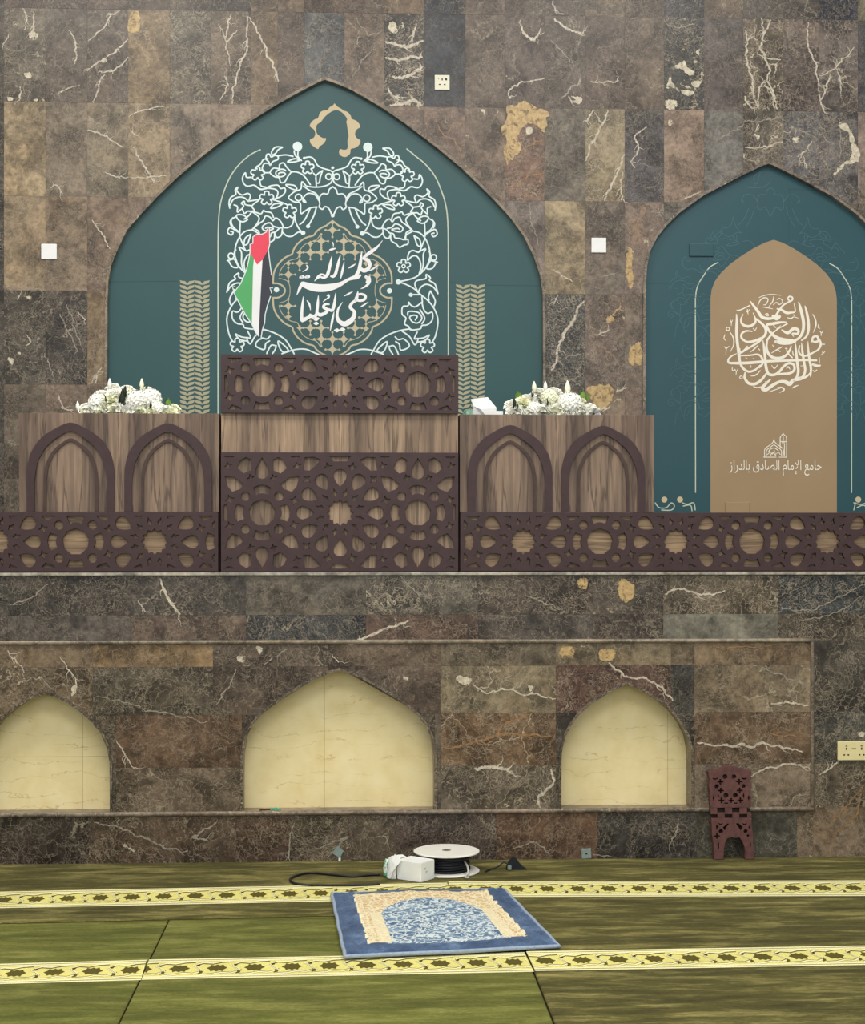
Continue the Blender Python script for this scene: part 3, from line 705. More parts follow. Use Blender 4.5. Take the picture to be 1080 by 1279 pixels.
lattice(ros, (rx0, rx1, zr0 + .004, zmid0), .012, T, [(rc, 'S'), (rc - SP, 'R'), (rc + SP, 'R')], 70, WZ(640.3), PXM, 3.6)
lattice(ros, (rx0, rx1, zmid1, ztop), .010, T + .002, [(rc, 'S'), (rc - SP, 'R'), (rc + SP, 'R')], 32, WZ(479.6), PXM, 4.4)
# cabinets either side
def arch_band(w, h, wid, cxm, zb, yf, thick, name, mat, parent, prof):
    hw = w / 2
    def path(hw, top):
        k = hw / 53.0
        pts = [(-53, -111)] + [(-x, -y) for x, y in prof[::-1]] + [(x, -y) for x, y in prof[1:]] + [(53, -111)]
        ks = h / 111.0
        return pts
    outer = [(cxm + x * hw / 53.0, zb + h + y * h / 111.0) for x, y in path(hw, 0)]
    outer = [outer[0]] + spline(outer[1:len(outer) // 2 + 1], 5) + spline(outer[len(outer) // 2:-1], 5)[1:] + [outer[-1]]
    hi = hw - wid; sc = hi / hw
    inner = [(cxm + (x - cxm) * sc, z - wid * 1.12 if z > zb + .01 else zb) for x, z in outer]
    inner = [(x, max(z, zb)) for x, z in inner]
    n = len(outer); V = []; F = []
    for a, b in zip(outer, inner): V += [(a[0], yf, a[1]), (b[0], yf, b[1]), (b[0], yf + thick, b[1]), (a[0], yf + thick, a[1])]
    for i in range(n - 1):
        q = 4 * i
        for j in range(4): F.append((q + j, q + 4 + j, q + 4 + (j + 1) % 4, q + (j + 1) % 4))
    F += [(3, 2, 1, 0), (4 * n - 4, 4 * n - 3, 4 * n - 2, 4 * n - 1)]
    return add(name, V, F, mat, parent)
PROF = [(0, 0), (6, 1.2), (13, 4.5), (22, 9.5), (30.4, 15), (38, 22), (44, 30.6), (48.5, 39), (51, 48.7), (52.6, 58), (53, 68)]
zrail = WZ(640)
for x0p, x1p, arches, lab in ((22, 273, ((32.3, 142, 528.5), (154.5, 264, 529)), 'walnut cabinet with two arched frames at the left of the rostrum'),
                              (574.5, 818, ((584.5, 690.5, 530), (701.5, 806.5, 530.5)), 'walnut cabinet with two arched frames at the right of the rostrum')):
    x0, x1 = WX(x0p), WX(x1p)
    zt = WZ(516.5)
    cab = thing('wooden_cabinet', lab, 'cabinet', ((x0 + x1) / 2, .3, ZL))
    box('front_panel', x0, x1, .030, .048, zrail + .002, zt, WOOD_V, cab, .0012)
    box('side_panel', x0, x0 + .018, .0485, .5, ZL, zt, WOOD_V, cab, .001)
    box('side_panel', x1 - .018, x1, .0485, .5, ZL, zt, WOOD_V, cab, .001)
    box('top_board', x0 + .019, x1 - .019, .0485, .5, zt - .075, zt - .060, WOOD_V, cab, .001)
    for ap0, ap1, apy in arches:
        a0, a1 = WX(ap0), WX(ap1)
        zb = zrail + .003; h = WZ(apy) - zb
        fr = arch_band(a1 - a0, h, .034, (a0 + a1) / 2, zb, .016, .0135, 'arch_frame', DARKWOOD, cab, PROF)
        k = (121.8 - 53.6) / (142 - 32.3)
        arch_band((a1 - a0) * k, h * (92 / 111.5), .0125, (a0 + a1) / 2, zb, .0225, .007, 'inner_arch_frame', DARKLINE, cab, PROF)
# railings
for x0, x1, cs, lab in ((-3.4, WX(272), [WX(192.6) - SP * k for k in range(-1, 9)], 'long low railing of dark pierced lattice on walnut, left of the rostrum'),
                        (WX(575), 4.3, [WX(653.7) + SP * .995 * k for k in range(-1, 9)], 'long low railing of dark pierced lattice on walnut, right of the rostrum')):
    rail = thing('wooden_railing', lab, 'railing', ((x0 + x1) / 2, .02, ZL))
    box('backing_board', x0, x1, .0295, .0475, ZL, zrail - .003, WOOD_H, rail, .001)
    if x0 < 0: centers = [(c, 'R' if i % 2 == 0 else 'S') for i, c in enumerate(cs)]
    else: centers = [(c, 'R' if i % 2 == 0 else 'S') for i, c in enumerate(cs)]
    lattice(rail, (x0, x1, ZL + .006, zrail), .010, T + .001, centers, 32, WZ(676.4), PXM, 4.2)

# ------------------------------------------------------------------ main printed banner
YB = YU + .032
def banner_sheet(name, P, mat, parent, yb):
    # the sheet fills the opening; slightly uneven where it is stretched
    V, F = prism_vf([(x, z) for x, z in P], yb, yb + .004)
    return add(name, V, F, mat, parent)
def inset(P, d):
    c = (P[0][0] + P[-1][0]) / 2
    return [(c + (x - c) * (1 - d / (P[-1][0] - c)), z - d * .6) for x, z in P]
zb_ = ZL + .002
mP = [(x, max(z, zb_)) for x, z in inset(MAIN, .002)]
ban = thing('printed_banner', 'large teal arched banner with white floral scrollwork, flag map and lettering', 'banner', (sum(p[0] for p in (MAIN[0], MAIN[-1])) / 2, YB, ZL))
banner_sheet('sheet', mP, TEAL, ban, YB)
PB = 9.03 / FOC
def B(px, py): return W(px, py, YB)
AX = B(415.4, 300)[0]
def zoomed(ox, oy, s):
    return lambda p: (*B(ox + p[0] / s, oy + p[1] / s), (p[2] if len(p) > 2 else 0) / s * PB)
zA_ = zoomed(410, 170, 7.2); zB_ = zoomed(440, 300, 8.525)
scroll = Print(YB)
LW = 13; LWB = 15.5
def both(fn, pts, w, closed=False, smooth=True):
    q = [fn((p[0], p[1], p[2] if len(p) > 2 else w)) for p in pts]
    scroll.ribbon(q, closed, 5, smooth)
    scroll.ribbon([(2 * AX - a, b, c) for a, b, c in q], closed, 5, smooth)
def both_disc(fn, x, y, r, s):
    q = fn((x, y, r)); scroll.disc(q[0], q[1], q[2]); scroll.disc(2 * AX - q[0], q[1], q[2])
def flower_pts(cx_, cy_, R, n=5, a0=-PI / 2):
    pts = []
    for k in range(n):
        a = a0 + 2 * PI * k / n
        for d, r in ((-.40, .86), (-.18, 1.03), (.18, 1.03), (.40, .86), (.63, .58)):
            pts.append((cx_ + R * r * math.cos(a + d), cy_ + R * r * math.sin(a + d)))
    return pts
SA = [
 [(38,330),(60,310),(130,290),(175,265),(205,215),(240,192),(290,200)], [(45,340),(45,400),(75,435),(130,455),(200,462),(270,455)],
 [(130,312),(165,335),(190,365),(185,420),(160,420),(150,370),(130,312)], [(190,360),(186,455)], [(195,355),(212,338)],
 [(350,140),(350,190),(320,225)], [(385,140),(375,180),(345,205)], [(335,225),(370,210),(410,220),(445,240),(390,240),(335,225)],
 [(395,190),(460,178),(530,188)], [(490,110),(550,110),(585,150),(580,180),(550,165),(530,135),(490,112)],
 [(530,190),(530,220),(575,240),(600,275),(610,245),(635,220),(630,180),(605,175),(590,200),(560,185),(530,190)],
 [(620,215),(660,225),(685,265),(720,290),(715,310)], [(610,260),(650,260),(670,300),(660,335)],
 [(770,385),(810,385),(820,345),(845,390),(835,440),(800,465),(740,455),(690,490),(640,485),(600,470)], [(690,420),(680,460),(640,470)],
 [(410,330),(450,290),(480,250),(515,265),(520,300),(570,300),(600,340),(560,375),(520,385),(505,425),(470,420),(440,370),(410,330)],
 [(460,320),(480,308),(515,310),(548,335),(540,365),(500,375),(465,355),(475,338),(510,338),(525,348)], [(600,340),(650,342)],
 [(410,330),(360,330),(300,360),(240,440)],
 [(38,455),(70,480),(85,520),(130,520),(160,560),(155,610),(160,640),(130,660),(110,635),(75,650),(55,690),(40,720)],
 [(165,560),(190,520),(250,490),(300,455)], [(165,580),(200,530),(260,520),(300,555),(305,590),(280,600),(300,570)],
 [(280,450),(315,415),(325,480),(370,500),(400,520),(435,560),(400,590),(370,600),(330,610),(325,700),(290,680),(240,650),(180,640)],
 [(360,480),(385,450),(460,445),(420,475),(375,490),(360,480)],
 [(560,575),(500,550),(465,510),(470,475),(505,480),(520,460),(540,450),(600,460),(640,485)],
 [(545,570),(530,520),(550,490),(620,480),(680,490),(720,470),(740,455)], [(580,580),(480,610),(440,630)],
 [(490,620),(530,615),(570,625),(595,660),(540,650),(490,620)], [(185,640),(205,710),(235,770),(258,810)], [(240,650),(270,720),(300,770),(335,800)],
 [(380,725),(370,780),(340,840),(305,875)], [(385,735),(400,800),(440,830),(480,830)], [(305,875),(350,870),(400,905),(450,905),(490,870)],
 [(480,825),(510,770),(550,745),(575,770),(600,740),(640,730),(660,770),(700,800),(740,840),(700,870),(690,930),(640,920),(600,915),(585,880),(550,870),(520,840),(480,825)],
 [(530,830),(570,820),(600,790),(640,800),(670,830),(650,860),(600,855),(570,840),(620,830),(640,838)],
 [(490,840),(500,900),(540,920),(560,880)], [(560,890),(565,940),(610,970),(640,1000),(680,980),(715,970),(715,930),(690,930),(700,890),(760,855)],
 [(570,740),(590,700),(640,690),(660,680),(680,710),(720,700),(760,690),(700,740),(710,790),(760,855)], [(760,690),(790,730),(830,760)],
 [(690,580),(740,590),(790,600)], [(790,600),(775,550),(800,530),(850,545),(895,510),(885,475),(910,500),(905,540),(950,570),(965,620),(958,665)],
 [(795,600),(830,570),(880,565),(930,590),(955,640)], [(700,590),(760,640),(740,680),(770,690),(800,690),(830,710),(850,670),(890,700),(890,650),(920,635)],
 [(760,640),(820,630),(830,600),(855,620),(835,640),(850,668)], [(800,765),(820,735),(860,720),(900,730),(880,770),(840,785),(800,765)],
 [(865,780),(870,900)], [(900,740),(945,770),(930,830),(870,880)], [(930,750),(955,785),(945,825)],
 [(880,880),(920,855),(960,840),(978,880),(945,905),(928,880),(950,872)], [(760,855),(820,870),(870,920),(905,1000),(915,1080)],
 [(770,895),(820,930),(830,990),(800,980),(785,940),(770,895)], [(870,920),(840,990),(820,1040)],
]
SB = [
 [(815,120),(830,160),(790,280),(720,360),(660,400),(580,425),(500,440)], [(700,130),(640,110),(600,140),(585,210)],
 [(590,215),(640,170),(690,175),(725,240),(725,310),(710,360)], [(700,130),(780,90),(755,150),(755,260),(735,340)],
 [(830,215),(905,235)], [(890,240),(850,300),(790,300),(830,220)], [(500,445),(590,480),(660,520),(715,570),(800,640),(870,730),(910,850),(890,1000),(850,1090)],
 [(640,580),(715,580)], [(690,540),(665,470),(690,430),(780,410),(785,365),(830,400),(820,430),(880,470),(910,570)], [(700,560),(730,500),(790,470),(860,500),(905,560)],
 [(830,540),(810,600),(815,640)], [(830,540),(880,640),(870,700)],
 [(740,660),(670,710),(620,690),(600,660),(590,700),(535,710),(530,790),(570,830),(555,890),(600,920),(620,955),(720,945),(740,910),(800,900),(850,850),(850,770),(800,780),(760,740),(740,660)],
 [(590,800),(600,760),(700,770),(740,830),(700,880),(640,870),(610,820),(650,800),(690,810),(670,850)], [(720,740),(770,830),(740,890)], [(740,600),(745,660)],
 [(620,945),(520,960),(400,1000),(290,1070),(220,1180),(200,1215)], [(530,970),(610,1030),(665,1115),(700,1050),(660,1050),(690,980)],
 [(690,1050),(760,1040),(820,1010),(770,1070),(690,1085)], [(455,1030),(490,1060),(540,1050),(570,1070),(600,1100),(600,1140),(540,1170),(510,1165),(500,1110),(460,1080)],
 [(260,1180),(290,1140),(370,1080),(350,1160),(310,1200),(260,1180)], [(400,1130),(440,1125),(470,1170),(490,1215)], [(390,1130),(400,1170),(430,1215)],
 [(-180,1270),(0,1195),(80,1165),(190,1170),(330,1215)],
]
for s in SA: both(zA_, s, LW)
for s in SB: both(zB_, s, LWB)
for c in ((265, 288, 56), (710, 352, 60), (630, 570, 60), (425, 685, 60)): both(zA_, flower_pts(*c), LW, True)
for c in ((545, 278, 70), (800, 1130, 72)): both(zB_, flower_pts(*c), LWB, True)
both(zB_, [(545 + 18 * math.cos(a), 278 + 18 * math.sin(a)) for a in [k * PI / 4 for k in range(8)]], LWB * .8, True)
both(zB_, [(865 + 30 * math.cos(a), 185 + 30 * math.sin(a)) for a in [k * PI / 5 for k in range(10)]], LWB, True)
for c in ((75, 365, 26), (345, 558, 29)): both(zA_, [(c[0] + c[2] * math.cos(k * PI / 6), c[1] + c[2] * math.sin(k * PI / 6)) for k in range(12)], LW, True)
for x, y, r in ((40, 285, 13), (295, 203, 12), (355, 100, 43), (40, 715, 16), (260, 815, 18), (305, 875, 21)): both_disc(zA_, x, y, r, 7.2)
for x, y, r in ((490, 445, 29), (622, 582, 22)): both_disc(zB_, x, y, r, 8.5)
scroll.build('floral_scroll', WHITE_INK, ban)
# border lines
bl = Print(YB)
for pts in ([(325, 187), (313, 193), (299, 205), (288, 220), (280, 238), (275, 256), (272.8, 280), (272.3, 320), (272.3, 420), (272.3, 560)],
            [(508, 186), (517, 193.5), (531, 205), (543, 220), (551, 238), (556.5, 256), (559, 277), (559.7, 320), (559.7, 420), (559.7, 560)]):
    bl.ribbon([(*B(*p), 1.5 * PB) for p in pts], n=6)
bl.build('border_line', PALE_LINE, ban)
# medallion
zM = zoomed(340, 280, 6.75)
q1 = [(507, -28), (535, -8), (560, 12), (600, 30), (640, 60), (668, 95), (720, 110), (770, 138), (812, 178), (838, 222), (848, 252), (900, 278), (945, 316), (980, 362), (1003, 420), (1008, 500)]
notch = [(1008, 500), (970, 500), (935, 515), (912, 540), (907, 562)]
cm = Print(YB)
def quad4(pts, w):
    for sx in (1, -1):
        for sy in (1, -1):
            cm.ribbon([zM((507 + sx * (x - 507), 560 + sy * (y - 560), w)) for x, y in pts], n=4)
quad4(q1, 14); quad4(notch, 14)
thin = [(610, 85), (640, 130), (690, 148), (740, 172), (775, 212), (800, 285), (850, 300), (895, 325), (940, 380), (957, 435)]
quad4(thin, 6); quad4([(957, 455), (890, 478), (868, 520), (865, 560)], 5)
cm.build('medallion_outline', GOLD3, ban)
def gold_star(x, y, r):
    gs = Print(YB)
    gs.fill([zM((x + (r if k % 2 == 0 else r * .56) * math.cos(k * PI / 4), y + (r if k % 2 == 0 else r * .56) * math.sin(k * PI / 4)))[:2] for k in range(8)])
    if r > 30:
        for dx, dy in ((1, 0), (-1, 0), (0, 1), (0, -1)):
            gs.ribbon([zM((x, y, 7)), zM((x + 56 * dx, y + 56 * dy, 7))], n=2)
            q = zM((x + 58 * dx, y + 58 * dy, 10)); gs.disc(q[0], q[1], q[2], 8)
    gs.build('gold_star', GOLD3, ban)
for x, y in ((507, 50), (412, 143), (602, 143), (320, 238), (412, 238), (602, 238), (697, 238), (230, 330), (135, 425), (880, 430), (135, 690), (880, 697), (790, 787), (320, 875), (412, 875), (697, 877), (412, 970), (507, 970), (602, 970), (507, 1058)): gold_star(x, y, 39)
for x, y in ((135, 330), (880, 345), (135, 780), (230, 875), (790, 880), (880, 790), (230, 240), (697, 165), (320, 165), (790, 330)): gold_star(x, y, 27)
for x, y in ((35, 553), (988, 562)):
    md = Print(YB); md.disc(*zM((x, y, 22)), 16); md.build('medallion_dot', WHITE_INK, ban)
# lettering
tx = Print(YB - .0022)
CAL = [
 [(928,138,4),(905,170,10),(868,208,24),(820,242,30),(778,275,24),(768,292,18)], [(772,292,24),(806,306,30),(822,340,30),(806,378,32),(770,392,34),(738,370,26)],
 [(752,238,6),(748,290,22),(738,350,28),(728,395,30),(706,432,28)], [(742,432,18),(716,446,36),(686,452,34),(640,468,24),(600,492,30),(560,512,40),(500,530,56),(430,540,64),(360,536,64),(300,522,56),(258,505,44)],
 [(250,492,14),(236,530,26),(220,566,16),(206,598,4)], [(790,445,26),(808,470,30),(795,490,18)], [(818,445,16),(822,478,20),(806,508,22),(776,532,14),(746,546,4)],
 [(640,372,4),(668,358,16),(704,334,5)], [(814,396,4),(850,376,15),(890,348,5)],
 [(606,318,4),(596,370,18),(585,420,18),(574,464,5)], [(573,262,5),(560,315,20),(546,370,24),(532,420,26),(512,442,24),(494,440,14)], [(502,270,5),(490,330,22),(476,390,26),(462,430,28),(434,452,22),(408,446,14)],
 [(440,432,18),(412,424,16),(388,446,26),(370,464,14),(356,480,4)], [(484,218,12),(504,212,18),(530,206,10)], [(506,150,5),(513,166,9),(515,188,5)],
 [(236,450,20),(256,444,30)], [(280,448,20),(304,442,30)], [(256,402,4),(284,386,10),(300,366,14),(290,350,12)],
 [(722,566,5),(716,600,22),(706,636,30),(690,655,20)], [(716,596,16),(748,590,20),(784,604,22),(776,634,24),(742,646,22),(706,640,22)],
 [(712,640,22),(676,662,24),(656,696,26),(672,720,26),(692,742,28),(684,786,36),(652,822,44),(608,842,42),(566,822,34),(546,778,26),(554,720,18),(574,684,10),(592,658,3)],
 [(526,896,14),(545,896,34),(562,896,14)], [(572,888,14),(590,888,32),(608,888,14)], [(604,608,4),(640,590,15),(676,570,5)], [(738,702,4),(772,682,14),(808,658,5)],
 [(520,740,5),(510,790,18),(500,840,18),(488,898,5)], [(534,582,5),(528,640,20),(518,695,26),(502,728,26),(476,720,22)], [(478,676,14),(446,676,20),(432,700,26),(462,722,26),(452,746,26),(404,766,30),(376,748,24)],
 [(388,604,5),(384,660,20),(378,720,24),(370,765,26),(336,782,28),(318,762,16)], [(330,770,24),(290,795,30),(254,812,32)], [(261,612,5),(254,680,20),(248,750,24),(248,808,28)],
 [(292,645,6),(312,676,16),(322,725,4)], [(348,796,18),(368,800,36),(388,796,18)], [(354,838,14),(370,838,30),(384,838,14)], [(426,656,4),(454,634,10),(478,616,14),(474,596,12),(462,606,8)],
]
for s in CAL: tx.ribbon([zM(p) for p in s], n=5)
tx.build('lettering', PURE_INK, ban)
# flag map
fm = zoomed(270, 280, 7.527)
def fpoly(pts, mat, nm, y):
    p = Print(y); p.fill([fm(q)[:2] for q in pts]); p.build(nm, mat, ban)
YF = YB - .0024
fpoly([(500,40),(503,190),(490,240),(435,335),(385,382),(355,330),(318,265),(318,190),(345,180),(345,120),(380,95),(430,95),(470,75),(478,48)], RED_INK, 'red_field', YF)
fpoly([(318,265),(355,330),(347,400),(335,940),(280,860),(215,740),(165,645),(230,560),(285,430),(308,330)], GREEN_INK, 'green_field', YF)
fpoly([(355,330),(385,382),(435,335),(425,500),(405,900),(402,1055),(370,1020),(335,940),(347,400)], PURE_INK, 'white_field', YF)
fpoly([(490,240),(500,330),(520,480),(530,600),(510,680),(480,770),(460,850),(455,930),(432,1000),(420,1085),(402,1055),(405,900),(425,500),(435,335)], BLACK_INK, 'black_field', YF)
fo = Print(YF - .0006)
for s in ([(318,265),(308,330),(285,430),(230,560),(165,645),(215,740),(280,860),(335,940),(370,1020),(402,1055)], [(318,265),(318,190),(345,180),(345,120),(380,95),(430,95),(470,75),(480,45),(500,40),(503,190),(490,240),(500,330),(520,480)], [(530,600),(505,600),(515,630),(520,650)], [(510,680),(480,770),(460,850),(455,930),(432,1000),(420,1085)], [(168,640),(150,580),(178,590)]):
    fo.ribbon([fm((*p, 9)) for p in s], smooth=False)
fo.build('map_outline', WHITE_INK, ban)
# gold ornament at the top
zO = zoomed(370, 120, 10.8)
orn = Print(YB)
orn.fill([zO(p)[:2] for p in spline([(515,100),(550,140),(610,175),(630,195),(690,215),(735,270),(745,305),(810,335),(850,380),(862,420),(815,450),(790,510),(815,565),(865,600),(845,660),(790,700),(735,715),(725,775),(680,815),(640,822),(590,795),(575,755),(590,715),(640,725),(690,705),(690,600),(705,545),(695,480),(685,400),(675,345),(685,310),(650,255),(590,205),(520,192),(450,225),(380,285),(330,350),(280,385),(268,440),(275,500),(320,545),(370,570),(395,565),(395,600),(350,655),(310,680),(295,715),(255,695),(200,650),(183,590),(235,560),(255,505),(235,450),(180,405),(210,345),(255,310),(290,300),(320,225),(370,195),(420,190),(450,150),(495,125)], 3, True)])
orn.build('gold_ornament', GOLD_INK, ban)
# leaf bands
for x0, y0, x1, nrow in ((224.5, 350, 262, 30), (569, 355, 605.5, 30)):
    lb = Print(YB); wq = (x1 - x0) / 4
    for r in range(nrow):
        y = y0 + r * 5.75
        for k in range(4):
            xa, xb = (x0 + k * wq, x0 + (k + 1) * wq) if k % 2 == 0 else (x0 + (k + 1) * wq, x0 + k * wq)
            lb.fill([B(*p) for p in ((xa, y), (xa + (xb - xa) * .25, y + .6), (xa + (xb - xa) * .72, y + 1.2), (xb, y + 4.4), (xb, y + 6.0), (xa + (xb - xa) * .55, y + 4.9), (xa + (xb - xa) * .12, y + 3.2))])
    lb.build('leaf_band', GOLD2, ban)['kind'] = 'stuff'
# pressed folds in the sheet
for a, b in (((134, 352), (223, 351)), ((606, 356), (680, 357)), ((561, 352), (569, 353))):
    fo2 = Print(YB - .0002); fo2.ribbon([(*B(*a), .7 * PB), (*B(*b), .7 * PB)], n=2); fo2.build('fold_line', FOLD_INK, ban)

# ------------------------------------------------------------------ right printed banner
rP = [(x, max(z, zb_)) for x, z in inset(RIGHT, .002)]
ban2 = thing('printed_banner', 'teal arched banner with a bronze panel, white round calligraphy and mosque emblem', 'banner', (ax, YB, ZL))
banner_sheet('sheet', rP, TEAL2, ban2, YB)
# tone-on-tone scrollwork
keep = scroll; scroll = Print(YB + .0003)
dx0 = B(962, 300)[0] - AX
def tone_on_tone(fn, pts, w, closed=False):
    for sgn in (1, -1):
        q = [fn((p[0], p[1], w)) for p in pts]
        q = [(AX + sgn * (a - AX) + dx0, b, c) for a, b, c in q]
        if all(ax - .68 < p[0] < ax + .68 for p in q) and all(p[1] < 3.55 - 1.05 * max(0, abs(p[0] - ax) - .05) for p in q): scroll.ribbon(q, closed, 3)
sh = lambda fn, k, ox, dy: (lambda p: ((fn(p)[0] - AX) * k + AX + ox, fn(p)[1] + dy, fn(p)[2]))
for ox, dy in ((.0, .02), (.0, -.45), (.0, -.95), (.12, .35)):
    for s in SA[::1]: tone_on_tone(sh(zA_, 1.0, ox, dy), s, 6)
scroll.build('tone_on_tone_scroll', DAMASK, ban2)
scroll = keep
pan = Print(YB - .001)
pl = [(887, 720), (887, 470), (887, 372), (888.5, 362), (892, 352), (900, 341), (912, 329.5), (926, 319.5), (941, 310), (955, 303), (966, 299.5)]
PLw = [B(*p) for p in pl]; pax = PLw[-1][0]
POL = [(x, max(z, zb_)) for x, z in PLw + [(2 * pax - x, z) for x, z in PLw[-2::-1]]]
pan.fill(POL); pan.build('bronze_panel', BRONZE, ban2)
bl2 = Print(YB)
for pts in ([(896, 328), (886, 334), (878, 345), (871.5, 356), (868.6, 370), (868.2, 400), (868.4, 615)], ):
    q = [(*B(*p), 1.25 * PB) for p in pts]
    bl2.ribbon(q); bl2.ribbon([(2 * pax - a, b, c) for a, b, c in q])
bl2.build('border_line', PALE_LINE, ban2)
zC_ = zoomed(890, 355, 6.968)
c2 = Print(YB - .0022)
CIRC = [
 [(325,150,10),(352,185,20),(390,235,26),(425,285,28),(470,300,26),(520,296,22),(545,278,22),(575,230,18),(610,185,16),(650,160,14),(688,140,16),(690,115,14),(665,108,14),(650,128,12),(668,146,12)],
 [(560,215,14),(600,226,22),(640,250,24),(680,248,18),(715,238,12),(706,170,8)], [(525,280,30),(555,295,44),(580,282,24)],
 [(745,155,8),(758,200,24),(776,270,28),(788,340,28),(782,410,26),(752,465,22),(700,495,20),(650,500,18)], [(800,190,8),(816,250,22),(830,330,24),(830,400,24),(812,455,18),(770,490,12)],
 [(868,262,6),(888,300,12),(896,345,14),(886,390,10),(872,422,4)],
 [(205,262,8),(208,340,24),(206,420,26),(212,500,26),(222,580,26),(232,660,22),(256,725,22),(310,762,20),(370,745,18),(412,705,12)],
 [(262,262,6),(244,310,16),(258,350,22),(305,368,24),(350,352,22),(372,318,18),(350,250,6)],
 [(372,300,14),(410,330,20),(445,365,22),(462,410,24),(445,455,22),(400,480,22),(340,500,22),(290,500,18),(250,470,20),(252,430,18),(290,408,16),(340,412,10)],
 [(300,540,10),(270,580,20),(236,600,16)], [(440,462,16),(400,500,20),(340,540,18),(262,585,16)],
 [(636,330,10),(580,334,22),(520,345,26),(470,355,22),(480,392,22),(520,440,26),(570,474,34),(630,492,40),(690,490,26)], [(470,490,20),(500,450,18),(545,405,12),(600,370,10),(645,345,14)],
 [(545,500,24),(600,510,36),(670,512,26),(720,500,12)], [(600,400,14),(650,425,26),(700,388,28),(740,400,26),(735,432,22),(690,430,14),(700,455,8)],
 [(472,500,16),(466,545,20),(480,600,24),(520,638,26),(580,645,26),(635,620,22),(668,575,18),(680,540,10)], [(510,600,6),(555,572,12),(604,545,6)],
 [(900,664,16),(800,662,18),(700,664,20),(560,668,22),(450,674,24),(300,686,26),(190,688,24),(140,684,20),(135,655,16),(165,625,14),(205,605,6)],
 [(240,622,12),(320,620,14),(390,612,16),(425,640,20),(432,690,20),(404,728,12)], [(330,590,6),(370,555,12),(395,530,5)],
 [(435,488,6),(446,560,22),(454,640,24),(462,720,26),(482,780,26),(530,790,24),(575,765,22),(610,722,22),(655,690,22),(700,700,22),(708,745,22),(670,775,22),(600,782,20),(530,790,14)],
 [(510,705,4),(535,735,10),(565,700,5)], [(640,735,6),(655,720,14),(670,742,5)],
 [(498,832,14),(462,866,24),(428,905,30),(462,918,32),(520,880,28),(580,850,26),(630,852,34),(668,868,38),(700,836,30),(760,826,24),(820,800,18),(846,768,8)],
 [(280,770,12),(276,815,22),(310,862,26),(368,868,26),(420,835,24),(452,795,18),(472,765,8)], [(330,800,5),(365,795,12),(400,770,6)],
 [(718,520,8),(724,600,22),(734,690,24),(742,760,24),(725,815,20),(690,850,16)], [(770,510,6),(778,590,20),(792,680,22),(802,750,22),(782,805,20),(742,815,14)], [(826,500,6),(830,580,18),(840,660,22),(852,730,22),(848,800,14)],
 [(860,500,16),(872,462,20),(905,455,20),(918,488,22),(890,505,20),(866,494,14)], [(924,480,16),(938,520,20),(920,565,18),(880,592,14),(820,612,8)], [(755,535,10),(746,585,16),(770,620,18),(820,622,18),(870,600,12)],
 [(640,560,6),(650,600,14),(690,640,12)], [(690,580,6),(700,620,12)], [(870,700,22),(905,712,24),(932,708,14)],
 [(648,292,6),(680,300,12),(700,286,8),(740,296,6)], [(700,268,12),(712,276,10)], [(520,352,5),(545,378,10)], [(555,390,8),(590,360,5)],
 [(390,190,6),(412,140,10),(450,118,9),(480,132,9),(462,176,9),(440,180,6)], [(486,196,5),(520,150,10),(528,108,6)], [(524,180,6),(552,160,10),(580,178,9),(606,150,8),(580,124,8),(558,136,6)], [(430,200,5),(470,205,9),(520,216,5)], [(400,118,5),(450,98,8),(520,90,8),(590,98,5)],
 [(210,228,10),(240,224,10),(320,186,10)], [(300,220,8),(306,262,6)], [(290,230,6),(300,244,8),(318,222,6)], [(455,262,8),(476,258,10),(482,276,8),(464,276,6)],
 [(150,310,6),(160,330,9),(172,312,5)], [(160,330,8),(160,362,5)], [(150,420,8),(178,470,12),(180,530,10),(150,590,4)], [(104,440,6),(96,470,9),(108,490,6)], [(100,545,6),(116,560,9),(140,540,5)], [(116,560,8),(112,618,5)],
 [(168,720,6),(170,750,9),(190,752,6)], [(190,740,6),(204,760,9),(220,735,5)], [(204,760,8),(200,792,5)], [(918,350,6),(914,376,9),(930,386,6)], [(930,410,6),(944,424,9),(958,408,5)], [(942,424,8),(940,450,5)],
 [(955,524,14),(968,524,14)], [(950,590,6),(960,600,9),(974,586,5)], [(958,600,8),(940,618,5)], [(925,640,6),(928,690,5)], [(870,750,6),(885,762,10),(904,745,6)], [(560,900,6),(600,900,14),(620,920,12),(580,945,5)], [(480,940,4),(540,920,8),(600,900,5)], [(350,890,5),(390,900,10),(420,890,5)], [(690,905,8),(714,890,12),(744,880,5)],
 [(240,690,6),(236,560,6)], [(395,560,8),(408,575,8)], [(350,385,6),(365,402,9),(380,380,5)], [(570,575,8),(585,590,8)], [(330,710,8),(330,728,6)], [(350,650,10),(362,652,8)], [(285,640,7),(300,652,7)], [(400,765,8),(412,750,8)], [(455,850,8),(470,856,8)], [(765,712,8),(776,712,8)], [(520,530,8),(526,545,6)], [(630,560,10),(645,560,8)],
]
for s in CIRC: c2.ribbon([zC_(p) for p in s], n=4)
for x, y, r in ((130, 390, 14), (245, 812, 12)):
    c2.ribbon([zC_((x + r * math.cos(k * PI / 5), y + r * math.sin(k * PI / 5), 8)) for k in range(10)], True, 2)
c2.build('round_calligraphy', CREAM_INK, ban2)
